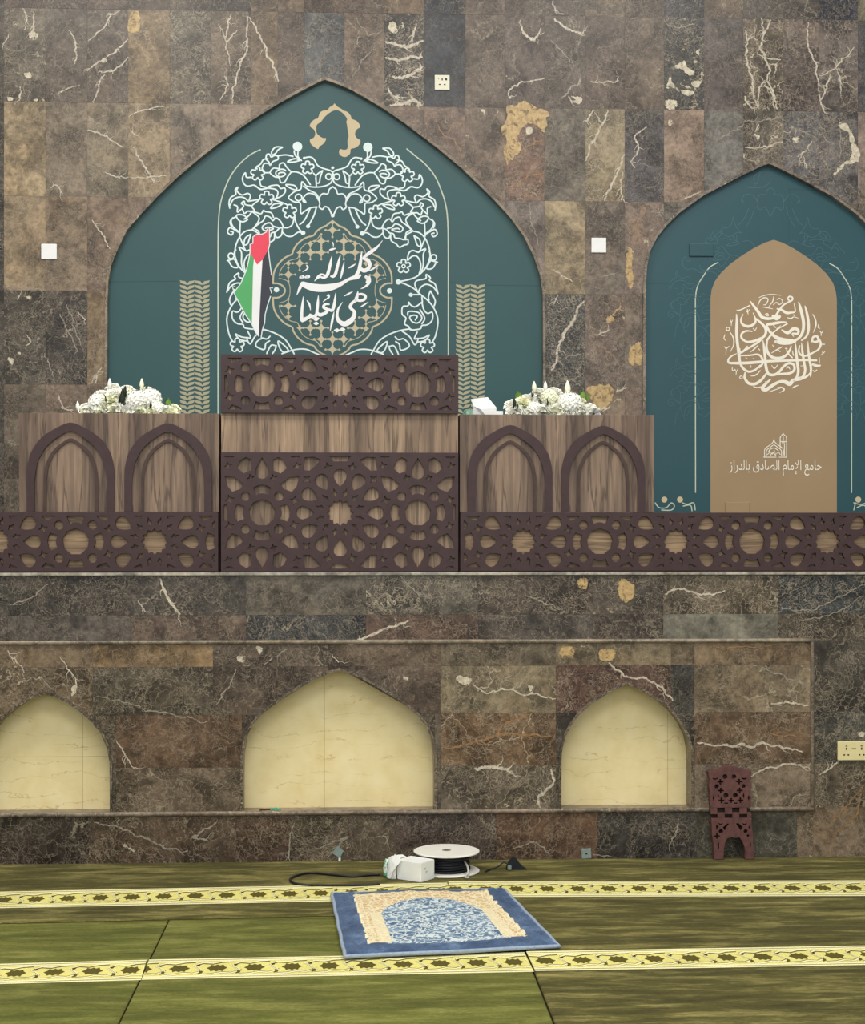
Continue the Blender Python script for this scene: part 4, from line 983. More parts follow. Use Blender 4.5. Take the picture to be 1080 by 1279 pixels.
# mosque emblem and its name line
zE = zoomed(890, 530, 6.968)
em = Print(YB - .0022)
for s in ([(450,283),(450,222),(468,200),(500,178),(522,156),(530,134)], [(530,134),(540,156),(565,178),(595,200),(612,222),(612,270)], [(440,286),(550,286)], [(575,286),(642,286)], [(640,286),(640,120),(625,98),(610,80)], [(610,80),(596,98),(585,120),(585,205)], [(588,150),(638,150)], [(610,100),(612,140)], [(600,160),(625,160)],
          [(466,275),(466,228),(500,200),(530,180),(562,200),(594,228),(596,272)], [(475,262),(500,240),(515,262),(535,225),(545,262),(570,240),(585,262)], [(490,225),(530,205),(570,228)], [(500,270),(520,248),(548,272)], [(480,240),(495,228)], [(622,170),(622,270)]):
    em.ribbon([zE((*p, 7)) for p in s], smooth=len(s) > 2 and s[0] != (475,262), n=4)
em.build('mosque_emblem', CREAM_INK, ban2)
def arabic_line(word, name, x0, x1, zb, h, mat, parent, y):
    cu = bpy.data.curves.new(name, 'FONT'); cu.body = word
    tmp = bpy.data.objects.new('tmp', cu); COL.objects.link(tmp)
    me = bpy.data.meshes.new_from_object(tmp.evaluated_get(bpy.context.evaluated_depsgraph_get()))
    vs = [v.co.copy() for v in me.vertices]; F = [tuple(p.vertices) for p in me.polygons]
    bpy.data.objects.remove(tmp); bpy.data.curves.remove(cu); bpy.data.meshes.remove(me)
    a0 = min(v.x for v in vs); a1 = max(v.x for v in vs); b0 = min(v.y for v in vs); b1 = max(v.y for v in vs)
    V = [(x0 + (v.x - a0) / (a1 - a0) * (x1 - x0), y, zb + (v.y - b0) / (b1 - b0) * h) for v in vs]
    return add(name, V, F, mat, parent)
line = '\ufe9f\ufe8e\ufee3\ufeca \ufe8d\ufef9\ufee3\ufe8e\ufee1 \ufe8d\ufedf\ufebc\ufe8e\ufea9\ufed5 \ufe91\ufe8e\ufedf\ufea9\ufead\ufe8d\ufeaf'[::-1]
zn0 = B(965, 594)[1]; zn1 = B(965, 574.5)[1]
arabic_line(line, 'name_line', B(910.5, 590)[0], B(1025.5, 590)[0], zn0, zn1 - zn0, CREAM_INK, ban2, YB - .0034)
# small ornaments low on the sheet
for px in (829.5, 849, 1071.5):
    q = B(px, 624); so = Print(YB); so.disc(q[0], q[1], 3.8 * PB); so.build('gold_dot', GOLD_INK, ban2)
so = Print(YB)
for s in ([(818, 628), (823, 634), (832, 634), (838, 628), (842, 632), (838, 637), (826, 637)], [(852, 628), (858, 630), (866, 628), (868, 637)], [(853, 632), (862, 631), (864, 638)], [(1066, 628), (1074, 630), (1083, 628)], [(1068, 628), (1066, 637)], [(1070, 634), (1078, 631), (1085, 636)]):
    so.ribbon([(*B(*p), 1.3 * PB) for p in s], n=4)
so.build('corner_scroll', PALE_LINE, ban2)['kind'] = 'stuff'
for a, b in (((806, 354), (868, 353)), ((1046, 356), (1100, 357)), ((985, 236), (985, 300)), ((985, 236), (1080, 240))):
    fo3 = Print(YB - .0002); fo3.ribbon([(*B(*a), .6 * PB), (*B(*b), .6 * PB)], n=2); fo3.build('fold_line', FOLD_INK, ban2)
# covered wall boxes pressing through the sheet
x0, z1 = B(860.5, 304.5); x1, z0 = B(890.5, 320.5)
box('covered_box_bulge', x0, x1, YB - .010, YB + .001, z0, z1, TEAL2, ban2, .003)
x0, z1 = B(905.5, 627); x1, z0 = B(935, 645)
box('covered_box_bulge', x0, x1, YB - .011, YB + .001, z0, z1, BRONZE, ban2, .003)

# ------------------------------------------------------------------ plates and sockets on the walls
def plate(name, label, cat, px, py, w, h, Y, mat, pins=(), group=None, rotz=0.0, thick=.009):
    x, z = W(px, py, Y)
    t = thing(name, label, cat, (x, Y, z), group)
    v, f = box_vf(-w / 2, w / 2, -thick, -.0008, -h / 2, h / 2, .003)
    v = [(x + q[0] * math.cos(rotz) - q[2] * math.sin(rotz), Y + q[1], z + q[0] * math.sin(rotz) + q[2] * math.cos(rotz)) for q in (tuple(a) for a in v)]
    add('cover_plate', v, f, mat, t)
    for dx, dz, pw, ph in pins:
        box('pin_slot', x + dx - pw / 2, x + dx + pw / 2, Y - thick - .0008, Y - thick + .002, z + dz - ph / 2, z + dz + ph / 2, PINHOLE, t)
    return t
pin3 = [(0, .017, .006, .011), (-.014, -.012, .010, .006), (.014, -.012, .010, .006), (.022, .018, .010, .012), (-.020, .020, .004, .004)]
plate('power_socket', 'small ivory three-pin socket high on the dark marble above the arch', 'socket', 552, 103.5, .084, .084, YU, plain('pale_ivory_plastic', (228, 224, 200), .4, .4, .02), pin3)
plate('blank_wall_plate', 'white blank square plate on the brown marble at the far left', 'wall plate', 61.5, 314.5, .086, .086, YU, PLASTIC)
plate('blank_wall_plate', 'white blank square plate on the marble between the two arches', 'wall plate', 747.5, 306.5, .084, .084, YU, PLASTIC)
dsx = [(-.035, .010, .006, .010), (.035, .010, .006, .010), (-.045, -.018, .007, .006), (-.026, -.018, .008, .006), (.026, -.018, .007, .006), (.045, -.018, .008, .006), (0, .010, .020, .004), (-.035, .022, .008, .004), (.035, .022, .008, .004)]
plate('double_socket', 'ivory double power socket low on the wall at the right edge', 'socket', 1065.5, 937.5, .150, .086, 0, IVORY, dsx)
sp = thing('metal_wall_plate', 'small steel plate turned to a diamond above the carpet, left of the spool', 'metal plate', (WX(422), 0, WZ(1064.5)))
x, z = W(422, 1064.5)
P4 = [rot(p, .10) for p in ((0, .029), (.026, .004), (.006, -.026), (-.027, 0))]
v, f = prism_vf([(x + p[0], z + p[1]) for p in P4], -.006, -.0008); add('cover_plate', v, f, STEEL, sp)
box('dowel_tail', x + .002, x + .012, -.005, -.0008, z - .046, z - .024, PLASTIC, sp, .001)
plate('metal_wall_plate', 'small square steel plate above the carpet, right of the spool', 'metal plate', 732, 1066, .044, .046, 0, STEEL, [(0, 0, .008, .008)], rotz=.06, thick=.006)

# ------------------------------------------------------------------ carpets
def make_pile(name, c1, c2, c3):
    t = NT(name); p = t.pos()
    m = t.mapping(p, (2.2, 11, 1), rot=(0, 0, .05))
    d = t.noise(m, 1.4, 4, .55, 1)
    mm = t.n('ShaderNodeVectorMath', {0: m, 1: t.n('ShaderNodeVectorMath', {0: d, 'Scale': .9}, operation='SCALE').outputs[0]}, operation='ADD').outputs[0]
    a = t.noise(mm, 1.5, 7, .70)
    fine = t.noise(t.mapping(p, (60, 200, 1)), 1.0, 4, .75)
    c = t.ramp(a, [(.34, rgb(*c1)), (.50, rgb(*c2)), (.66, rgb(*c3))])
    big = t.noise(t.mapping(p, (.8, 3.0, 1)), 1.6, 4, .6)
    c = t.mix(1.0, c, t.step(big, .35, .65, .84, 1.16), 'MULTIPLY')
    c = t.mix(1.0, c, t.step(fine, .25, .75, .72, 1.22), 'MULTIPLY')
    h = t.math('ADD', t.math('MULTIPLY', a, .6), t.math('MULTIPLY', fine, .5))
    return t.set(c, .95, .12, bump=h, bstr=.5, bdist=.006, sheen=.03)
PILE_G = make_pile('green_olive_pile', (80, 84, 34), (101, 103, 46), (128, 128, 66))
PILE_B = make_pile('brown_olive_pile', (66, 62, 30), (88, 83, 42), (138, 129, 76))
def pile_ink(name, c):
    t = NT(name); p = t.pos(); n = t.noise(p, 160, 2, .6); n2 = t.noise(p, 5, 3)
    k = t.math('MULTIPLY', t.step(n, .3, .7, .86, 1.1), t.step(n2, .3, .7, .93, 1.05))
    return t.set(t.mix(1.0, rgb(*c), k, 'MULTIPLY'), .95, .1)
STR_Y, STR_W, STR_D = pile_ink('yellow_pile', (222, 213, 128)), pile_ink('cream_pile', (238, 232, 178)), pile_ink('umber_pile', (92, 84, 40))
TH = .018
BACKING = plain('dark_backing', (80, 70, 38), .9, .1)
def carpet(label, poly, mat, stripe=None, phase=0.0, width=.26, period=.127, TH=.018):
    """poly: floor outline (counter-clockwise); stripe: two points of its centre line"""
    if area2(poly) < 0: poly = poly[::-1]
    c = (sum(p[0] for p in poly) / len(poly), sum(p[1] for p in poly) / len(poly))
    t = thing('carpet', label, 'carpet', (c[0], c[1], .001), 'olive carpets with yellow bands')
    n = len(poly)
    def offs(d):
        out = []
        for i in range(n):
            a, b, q = Vector(poly[i - 1]), Vector(poly[i]), Vector(poly[(i + 1) % n])
            e1 = (b - a).normalized(); e2 = (q - b).normalized()
            n1 = Vector((-e1.y, e1.x)); n2 = Vector((-e2.y, e2.x)); k = (n1 + n2)
            out.append(b + k * (d / max(.3, 1 + n1.dot(n2))))
        return out
    rings = [(0, .001), (0, TH * .75), (.003, TH * .95), (.012, TH)]
    V = []; F = []
    for d, z in rings: V += [(p[0], p[1], z) for p in offs(d)]
    for r in range(3):
        for i in range(n): F.append((r * n + i, r * n + (i + 1) % n, (r + 1) * n + (i + 1) % n, (r + 1) * n + i))
    F.append(tuple(range(3 * n, 4 * n))); F.append(tuple(range(n - 1, -1, -1)))
    o = add('pile', V, F, None, t, mats=[mat, BACKING], fmat=[1] * n + [0] * (2 * n + 1) + [1])
    if stripe:
        A, Bp = Vector(stripe[0]), Vector(stripe[1]); e = (Bp - A).normalized(); nn = Vector((-e.y, e.x)); Ln = (Bp - A).length
        mb = MB()
        def put(pts, m, k):
            z = TH + .0004 + .0004 * k
            q = []
            for s, w in pts:
                s = min(max(s, 0), Ln); u = A + e * s + nn * (w - .5) * width; q.append((u.x, u.y, z))
            if area2(q) < 0: q = q[::-1]
            if abs(area2(q)) > 1e-7: mb.put(q, [tuple(range(len(q)))], m)
        put([(0, 0), (Ln, 0), (Ln, 1), (0, 1)], 0, 0)
        for w0, w1, m in ((.0, .06, 1), (.94, 1., 1), (.085, .15, 1), (.85, .915, 1), (.066, .08, 2), (.92, .934, 2)): put([(0, w0), (Ln, w0), (Ln, w1), (0, w1)], m, 1)
        S = [(.22, .5), (.31, .57), (.34, .66), (.43, .62), (.5, .67), (.57, .62), (.66, .66), (.69, .57), (.78, .5), (.69, .43), (.66, .34), (.57, .38), (.5, .33), (.43, .38), (.34, .34), (.31, .43)]
        for k in range(int(Ln / period) + 2):
            s0 = (k - phase) * period
            g = lambda pts: [(s0 + a * period, b) for a, b in pts]
            if s0 + period < 0 or s0 > Ln: continue
            put(g(S), 2, 2)
            put(g([(.92, .57), (1.03, .62), (1.06, .79), (.95, .74)]), 2, 2)
            put(g([(1.02, .21), (1.13, .26), (1.16, .43), (1.05, .38)]), 2, 2)
            # woven strands
            for w in (0, 1):
                fl = (lambda a, b: (a, b)) if w == 0 else (lambda a, b: (1.0 - a, 1 - b))
                up = [(-.05, .72), (.12, .80), (.38, .76), (.62, .84), (.9, .86)]
                lo = [(x, y - .055) for x, y in up]
                for (a, b), (a2, b2), (c_, d_), (c2_, d2_) in zip(up, up[1:], lo, lo[1:]):
                    put(g([fl(c_, d_), fl(c2_, d2_), fl(a2, b2), fl(a, b)]), 1, 3)
                    put(g([fl(c_, d_ - .03), fl(c2_, d2_ - .03), fl(c2_, d2_), fl(c_, d_)]), 2, 2)
                put(g([fl(.82, .66), fl(1.08, .36), fl(1.13, .36), fl(.87, .66)]), 1, 3)
        mb.build('patterned_band', [STR_Y, STR_W, STR_D], t)
    return t
def foot_line(px, py, Y):
    """x on the straight seam that runs square to the wall through a floor point"""
    return FL(px, py)[0]
sLx, sRx = FL(181, 1215)[0], FL(668, 1223)[0]
g = .0025
Ya, Yb_, Yc = FL(-20, 1158.5)[1], FL(213, 1150.5)[1], FL(430, 1148)[1]
XL, XR, YF0, YW = -3.6, 4.4, -3.4, -.004
def on(px0, py0, px1, py1, xa, xb):
    a, b = FL(px0, py0, TH), FL(px1, py1, TH); k = (b[1] - a[1]) / (b[0] - a[0])
    return (xa, a[1] + k * (xa - a[0])), (xb, a[1] + k * (xb - a[0]))
slope = (Yc - Ya) / (FL(430, 1148)[0] - FL(-20, 1158.5)[0])
ysl = lambda x: Ya + slope * (x - FL(-20, 1158.5)[0])
carpet('green olive carpet piece in the lower left corner', [(XL, YF0), (sLx - g, YF0), (sLx - g, ysl(sLx) - g), (XL, ysl(XL) - g)], PILE_G, on(0, 1214.5, 180, 1209.5, XL, sLx - g), .2, .25, TH=.013)
carpet('green olive carpet piece in the middle front, under the prayer rug', [(sLx + g, YF0), (sRx - g, YF0), (sRx - g, ysl(sRx) - g), (sLx + g, ysl(sLx) - g)], PILE_G, on(190, 1209, 640, 1200, sLx + g, sRx - g), .6, .25, TH=.013)
rt = carpet('brownish olive carpet running along the wall and down the right side', [(XL, ysl(XL) + g), (sRx + g, ysl(sRx) + g), (sRx + g, YF0), (XR, YF0), (XR, YW), (XL, YW)], PILE_B, on(662, 1200.5, 1080, 1193, sRx + g, XR), .1, .25)
xm = FL(560, 1113)[0]
for st_, ph_, w_ in ((on(0, 1124, 415, 1115.5, XL, xm + .004), .35, .29), (on(640, 1110.5, 1080, 1109.3, xm, XR), .3, .285)):
    tmp = carpet('x', [(0, -.5), (.3, -.5), (.3, -.3)], PILE_B, st_, ph_, w_)
    for ch in list(tmp.children):
        if ch.name.startswith('patterned'):
            for v in ch.data.vertices: v.co += ORG[tmp.name] - ORG[rt.name]
            ch.parent = rt; ORG[ch.name] = ORG[rt.name]
        else: bpy.data.objects.remove(ch)
    bpy.data.objects.remove(tmp)

# ------------------------------------------------------------------ prayer rug
def rug_mats():
    t = NT('blue_plush'); p = t.pos()
    a = t.noise(p, 9, 4, .6); f = t.noise(p, 180, 2)
    c = t.ramp(a, [(.3, rgb(50, 68, 96)), (.55, rgb(74, 96, 126)), (.75, rgb(108, 130, 158))])
    m1 = t.set(t.mix(1.0, c, t.step(f, .3, .7, .85, 1.15), 'MULTIPLY'), .9, .15, bump=f, bstr=.4, sheen=.12)
    t = NT('cream_plush'); p = t.pos(); f = t.noise(p, 120, 3)
    m2 = t.set(t.mix(1.0, rgb(228, 216, 178), t.step(f, .3, .7, .85, 1.1), 'MULTIPLY'), .9, .1)
    t = NT('tan_patterned_plush'); p = t.pos()
    d = t.n('ShaderNodeVectorMath', {0: p, 1: t.n('ShaderNodeVectorMath', {0: t.noise(p, 30, 2, .5, 1), 'Scale': .03}, operation='SCALE').outputs[0]}, operation='ADD').outputs[0]
    v = t.n('ShaderNodeTexVoronoi', {'Vector': t.mapping(d, (1, .8, 1)), 'Scale': 42}, feature='DISTANCE_TO_EDGE').outputs[0]
    c = t.mix(t.step(v, .07, .16, 0, 1), rgb(230, 218, 182), t.ramp(t.noise(p, 14, 2), [(.42, rgb(206, 184, 136)), (.66, rgb(200, 160, 120))]))
    m3 = t.set(c, .9, .1)
    t = NT('blue_white_patterned_plush'); p = t.pos()
    d = t.n('ShaderNodeVectorMath', {0: p, 1: t.n('ShaderNodeVectorMath', {0: t.noise(p, 22, 2, .5, 1), 'Scale': .05}, operation='SCALE').outputs[0]}, operation='ADD').outputs[0]
    n = t.noise(t.mapping(d, (1, .75, 1)), 40, 2, .5)
    ln = t.math('ABSOLUTE', t.math('SUBTRACT', n, .5))
    c = t.mix(t.step(ln, .03, .07, 1, 0), t.ramp(t.noise(p, 16, 2), [(.35, rgb(78, 102, 132)), (.65, rgb(124, 148, 168))]), rgb(206, 216, 214))
    m4 = t.set(c, .9, .1)
    return [m1, m2, m3, m4]
RM = rug_mats()
zr = TH + .001
c00, c10, c11, c01 = [Vector((*FL(px, py, zr + .01), 0)) for px, py in ((431, 1194.5), (698, 1181.5), (629, 1110.5), (414.5, 1116))]
rc_ = (c00 + c10 + c11 + c01) / 4
rug = thing('prayer_rug', 'padded blue prayer rug with cream columns and blue-white arched field on the carpet', 'rug', (rc_.x, rc_.y, zr))
def rp(u, v): return c00 * (1 - u) * (1 - v) + c10 * u * (1 - v) + c11 * u * v + c01 * (1 - u) * v
NU, NV = 150, 170
V = []; F = []; FM = []
def rug_h(u, v):
    e = min(u, 1 - u, v, 1 - v)
    q = .006 * math.sin(v * 60 + math.sin(u * 40) * 1.5) * math.sin(u * 70) if (u < .14 or u > .86 or v < .08) else .0015 * math.sin(u * 33) * math.sin(v * 29)
    return zr + .016 * min(1, (e / .02)) ** .5 + .004 + q * min(1, e / .02) + .003 * math.sin(u * 9 + v * 4)
def rug_edge(u, v):
    return Vector((.0012 * math.sin(v * 25) * (1 - 2 * u) , .003 * math.sin(u * 9) * (1 - 2 * v), 0))
for j in range(NV + 1):
    for i in range(NU + 1):
        u, v = i / NU, j / NV; p = rp(u, v) + rug_edge(u, v)
        V.append((p.x, p.y, rug_h(u, v)))
arc = lambda u: .55 + .30 * math.sqrt(max(0, 1 - (abs(u - .5) / .275) ** 2))
for j in range(NV):
    for i in range(NU):
        F.append((j * (NU + 1) + i, j * (NU + 1) + i + 1, (j + 1) * (NU + 1) + i + 1, (j + 1) * (NU + 1) + i))
        u, v = (i + .5) / NU, (j + .5) / NV; m = 0
        uu = u - .5
        wob = .002 * math.sin(v * 70)
        if abs(uu) < .385 + wob and .115 < v < .945 + .006 * math.sin(u * 60):
            m = 1
            a = abs(uu)
            if a > .345: m = 2 if .355 < a < .372 and (int(v * 60) % 2) else 1
            elif a < .27 and v < arc(u) - .03: m = 3
            elif v > .62: m = 2
            else: m = 1 if a < .325 else 2
        elif abs(uu) < .30 and .10 < v <= .115: m = 3
        FM.append(m)
bottom = len(V)
add('rug_cloth', V, F, None, rug, mats=RM, fmat=FM, smooth=True)
edge = [rp(u, v) + rug_edge(u, v) for u, v in [(k / 60, 0) for k in range(60)] + [(1, k / 60) for k in range(60)] + [(1 - k / 60, 1) for k in range(60)] + [(0, 1 - k / 60) for k in range(60)]]
v, f = tube_vf([(p.x, p.y, zr + .0085) for p in edge], .0075, 8, True)
tag(add('piping', v, f, plain('grey_blue_binding', (150, 164, 182), .8, .2, .1, 60), rug, smooth=True), 'pale grey blue edge binding')

# ------------------------------------------------------------------ cable spool, box, cable, plug
BLACK = plain('black_rubber', (26, 28, 36), .45, .4, .15, 60)
SPOOLW = plain('white_spool_plastic', (236, 234, 224), .4, .4, .03)
cxs, cys = FL(557.5, 1088.6, TH)
zt0 = TH
spool = thing('cable_spool', 'white cable spool wound with black cable standing by the wall', 'cable spool', (cxs, cys, zt0))
cys_ = cys
disc = lambda z: [(.018, z), (.138, z), (.143, z + .002), (.143, z + .006), (.138, z + .008), (.018, z + .008), (.018, z)]
v, f = lathe_vf(disc(.001), (cxs, cys_, zt0)); add('flange', v, f, SPOOLW, spool)
v, f = lathe_vf(disc(.085), (cxs, cys_, zt0)); add('flange', v, f, SPOOLW, spool)
v, f = lathe_vf([(.010, .002), (.019, .002), (.021, .0925), (.016, .0945), (.010, .0925), (.010, .002)], (cxs, cys_, zt0)); tag(add('hub', v, f, plain('grey_hub', (120, 112, 92), .6, .3), spool, smooth=False), 'grey hub tube')
mb = MB(); nl = 13
for k in range(nl):
    z = zt0 + .0125 + k * .0054
    for lay, R in ((0, .088 + .004 * math.sin(k * 2.1)), (1, .097 + .004 * math.sin(k * 1.3 + 1))):
        pts = [(cxs + (R + .0015 * math.sin(3 * a + k)) * math.cos(a), cys_ + (R + .0015 * math.sin(3 * a + k)) * math.sin(a), z + .0022 * math.sin(a * 2 + k * 1.7)) for a in [2 * PI * i / 40 for i in range(40)]]
        v, f = tube_vf(pts, .0034, 6, True); mb.put(v, f)
mb.build('wound_cable', BLACK, spool, smooth=True)['kind'] = 'stuff'
v, f = lathe_vf([(.02, .0095), (.085, .0095), (.085, .0845), (.02, .0845)], (cxs, cys_, zt0)); add('drum', v, f, BLACK, spool)
tag(add('cable_end', *tube_vf(spline([(cxs + .075, cys_ - .065, zt0 + .055), (cxs + .085, cys_ - .10, zt0 + .04), (cxs + .085, cys_ - .125, zt0 + .02), (cxs + .07, cys_ - .15, zt0 + .008), (cxs + .088, cys_ - .155, zt0 + .006)], 6), .0045, 8), plain('clear_clip', (190, 190, 180), .3, .5), spool, smooth=True), 'pale cable clip')
# loop of cable to the left of the box
kp = [(474, 1104.5), (460, 1105.5), (440, 1106), (400, 1106), (372, 1104.5), (362, 1099.5), (370, 1094), (388, 1090.5), (412, 1092.5), (440, 1095), (462, 1093), (474, 1092.5)]
pts = [(*FL(px, py, TH + .005), TH + .0062) for px, py in kp]
o = add('power_cable', *tube_vf(spline(pts, 8), .0048, 8), BLACK, org=pts[4], smooth=True)
tag(o, 'thin black cable looped on the carpet left of the white box', 'cable')
# white tissue box, lying, with a crumpled sheet
CARD = plain('white_card', (236, 238, 234), .6, .3, .03); _g = NT('green_printed_card'); GREENP = _g.set(_g.ramp(_g.noise(_g.mapping(_g.pos(), (1, 1, .6)), 70, 2), [(.46, rgb(52, 140, 92)), (.52, rgb(226, 234, 226))]), .6, .3)
bx, by = FL(525.5, 1103, TH)
tb = thing('tissue_box', 'white carton with green print and crumpled flap beside the cable spool', 'box', (bx - .05, by + .05, TH))
dL = Vector((-.79, .613, 0)).normalized(); dR = Vector((.613, .79, 0)).normalized()
O3 = Vector((bx, by, TH + .0008)); Lb, Wb, Hb = .125, .10, .083
def qbox(o, a, b, h, mat, name, parent, tilt=0):
    P = [o, o + a, o + a + b, o + b]; P = P + [p + Vector((0, 0, h)) for p in P]
    f = [(3, 2, 1, 0), (4, 5, 6, 7), (0, 1, 5, 4), (1, 2, 6, 5), (2, 3, 7, 6), (3, 0, 4, 7)]
    bm = bmesh.new(); vs = [bm.verts.new(p) for p in P]
    for q in f: bm.faces.new([vs[i] for i in q])
    bmesh.ops.recalc_face_normals(bm, faces=bm.faces[:]); bmesh.ops.bevel(bm, geom=bm.edges[:], offset=.0022, segments=2, affect='EDGES')
    bm.verts.index_update(); V = [v.co.copy() for v in bm.verts]; F = [tuple(v.index for v in q.verts) for q in bm.faces]; bm.free()
    return add(name, V, F, mat, parent)
qbox(O3, dL * Lb, dR * Wb, Hb, CARD, 'carton', tb)
# opened left end: crumpled panels
def sheet(name, pts_grid, mat, parent, th=.0012):
    nr = len(pts_grid); nc = len(pts_grid[0]); V = [Vector(p) for r in pts_grid for p in r]; F = []
    for i in range(nr - 1):
        for j in range(nc - 1): F.append((i * nc + j, i * nc + j + 1, (i + 1) * nc + j + 1, (i + 1) * nc + j))
    o = add(name, V, F, mat, parent); m = o.modifiers.new('thickness', 'SOLIDIFY'); m.thickness = th; m.offset = 0
    return o
E1 = O3 + dL * (Lb + .001)
def at(l, w, h): return E1 + dL * l + dR * w + Vector((0, 0, h))
sheet('open_end', [[at(0, -.004, .002), at(.02, -.012, .0), at(.04, -.006, .006), at(.050, -.004, .010)], [at(0, -.002, .045), at(.02, -.018, .04), at(.042, -.004, .044), at(.050, -.002, .043)], [at(0, .004, .084), at(.022, .0, .09), at(.045, .006, .086), at(.050, .008, .080)], [at(0, .03, .085), at(.022, .03, .092), at(.045, .03, .088), at(.064, .03, .08)], [at(0, .07, .083), at(.022, .07, .09), at(.045, .07, .086), at(.066, .07, .074)]], CARD, tb)
sheet('green_end', [[at(.047, -.008, .006), at(.058, -.010, .010), at(.072, .002, .008)], [at(.048, -.007, .032), at(.062, -.006, .030), at(.076, .004, .034)], [at(.047, -.004, .056), at(.060, -.006, .058), at(.072, .006, .054)], [at(.047, .006, .078), at(.058, .004, .080), at(.070, .014, .076)]], GREENP, tb)
sheet('paper_flap', [[at(-.03, -.002, .086), at(-.012, -.004, .094), at(.012, .002, .104)], [at(-.012, -.014, .060), at(0, -.016, .066), at(.018, -.010, .078)], [at(.006, -.020, .034), at(.014, -.022, .036), at(.026, -.016, .04)], [at(.016, -.021, .004), at(.024, -.022, .003), at(.040, -.018, .006)]], CARD, tb)
for k, (a_, b_) in enumerate(((.030, .050), (.040, .036))):
    q = O3 + dR * a_ + Vector((0, 0, b_)); nrm = Vector((dR.y, -dR.x, 0))
    q0 = q + nrm * .0006; w = dR * .012
    add('printed_mark', [q0 - w * .5, q0 + w * .5, q0 + w * .5 + Vector((0, 0, .008)), q0 - w * .5 + Vector((0, 0, .008))], [(0, 1, 2, 3)], plain('faint_grey_ink', (188, 196, 206), .6, .2), tb)
# black plug block against the wall
x0, y0 = FL(643, 1086, TH)
pl_ = thing('cable_plug', 'black plug and flex lying against the wall right of the spool', 'plug', (x0, y0, TH))
prof = [(-.040, 0), (-.030, .026), (-.012, .050), (-.004, .054), (.006, .044), (.030, .014), (.050, 0)]
v, f = prism_vf([(x0 + a, TH + .001 + b) for a, b in prof], y0 - .012, y0 + .022); add('plug_body', v, f, BLACK, pl_)
v, f = tube_vf(spline([(x0 - .028, y0, TH + .022), (x0 - .05, y0 + .004, TH + .03), (x0 - .075, y0 - .004, TH + .014), (x0 - .11, y0 - .02, TH + .006), (x0 - .135, y0 - .06, TH + .006)], 6), .0036, 8); add('flex', v, f, BLACK, pl_, smooth=True)
v, f = lathe_vf([(.001, 0), (.009, 0), (.009, .016), (.001, .016)], (x0 - .026, y0 - .02, TH + .004), 14); add('pin_cap', v, f, STEEL, pl_)

# ------------------------------------------------------------------ folding book stand
RED = plain('red_brown_wood', (94, 60, 56), .5, .35, .22, 40)
xb0, xb1 = WX(882), WX(938.5)
hb = WZ(957) - TH - .004
bw = (xb1 - xb0)
bs = thing('book_stand', 'small red-brown pierced wooden folding book stand leaning folded against the wall', 'book stand', ((xb0 + xb1) / 2, -.05, TH))
Sx = bw / 530.0; Sz = hb / 1120.0
def bsp(x, y): return (xb0 + (x - 125) * Sx, (1190 - y) * Sz)
outer_top = [(150, 575), (140, 470), (148, 400), (132, 330), (140, 240), (124, 140), (180, 132), (250, 118), (310, 88), (380, 70), (450, 88), (510, 112), (570, 130), (630, 140), (618, 240), (628, 330), (612, 400), (622, 470), (618, 575)]
outer_bot = [(155, 700), (160, 800), (160, 900), (178, 1000), (180, 1190), (290, 1190), (298, 1080), (312, 1000), (334, 945), (385, 925), (430, 938), (480, 930), (515, 985), (538, 1050), (545, 1120), (540, 1190), (650, 1190), (648, 1080), (636, 1000), (640, 900), (626, 800), (622, 700)]
def cross(x, y, r): return [(x + a * r, y + b * r) for a, b in ((-.28, -1), (.28, -1), (.28, -.28), (1, -.28), (1, .28), (.28, .28), (.28, 1), (-.28, 1), (-.28, .28), (-1, .28), (-1, -.28), (-.28, -.28))]
circ = lambda x, y, r: ngon(x, y, r, 10)
rct = lambda a, b, c, d: [(a, b), (c, b), (c, d), (a, d)]
top_h = [circ(320, 205, 30), circ(425, 205, 28), circ(222, 320, 26), circ(536, 320, 24), circ(328, 430, 32), circ(438, 430, 30), cross(266, 266, 34), cross(485, 266, 34), cross(270, 372, 34), cross(490, 372, 34), cross(276, 490, 34), cross(390, 490, 30), cross(496, 490, 34),
         [(178, 215), (210, 226), (242, 208), (236, 232), (205, 244), (180, 235)], [(510, 208), (540, 226), (570, 215), (568, 235), (545, 244), (516, 232)], [(184, 425), (196, 460), (184, 500), (174, 460)], [(594, 425), (606, 460), (594, 500), (584, 460)], [(236, 410), (250, 435), (236, 462)], [(536, 400), (524, 435), (536, 470), (544, 435)], rct(310, 516, 352, 530), rct(420, 516, 462, 530)]
bot_h = [circ(264, 858, 26), circ(552, 858, 24), cross(218, 915, 34), circ(580, 912, 14), [(236, 755), (264, 768), (290, 755), (280, 778), (248, 778)], [(514, 760), (542, 772), (570, 760), (560, 784), (526, 784)], [(210, 775), (240, 805), (210, 840)], [(290, 810), (340, 765), (362, 768), (330, 810), (318, 845), (300, 838)], [(440, 765), (470, 762), (520, 808), (498, 856), (482, 830)], [(598, 790), (606, 840), (586, 815)], [(226, 1005), (240, 990), (242, 1060), (226, 1076)], [(606, 990), (616, 1020), (606, 1060)]]
lean = Matrix.Rotation(math.radians(-3.2), 4, 'X')
def lean_obj(o, yoff, bx_=0):
    for v in o.data.vertices:
        w = v.co + ORG[o.name]
        r = lean @ Vector((w.x, w.y, w.z))
        v.co = Vector((r.x, r.y + yoff, r.z + TH + .0015)) - ORG[o.name]
    return o
TB = .014
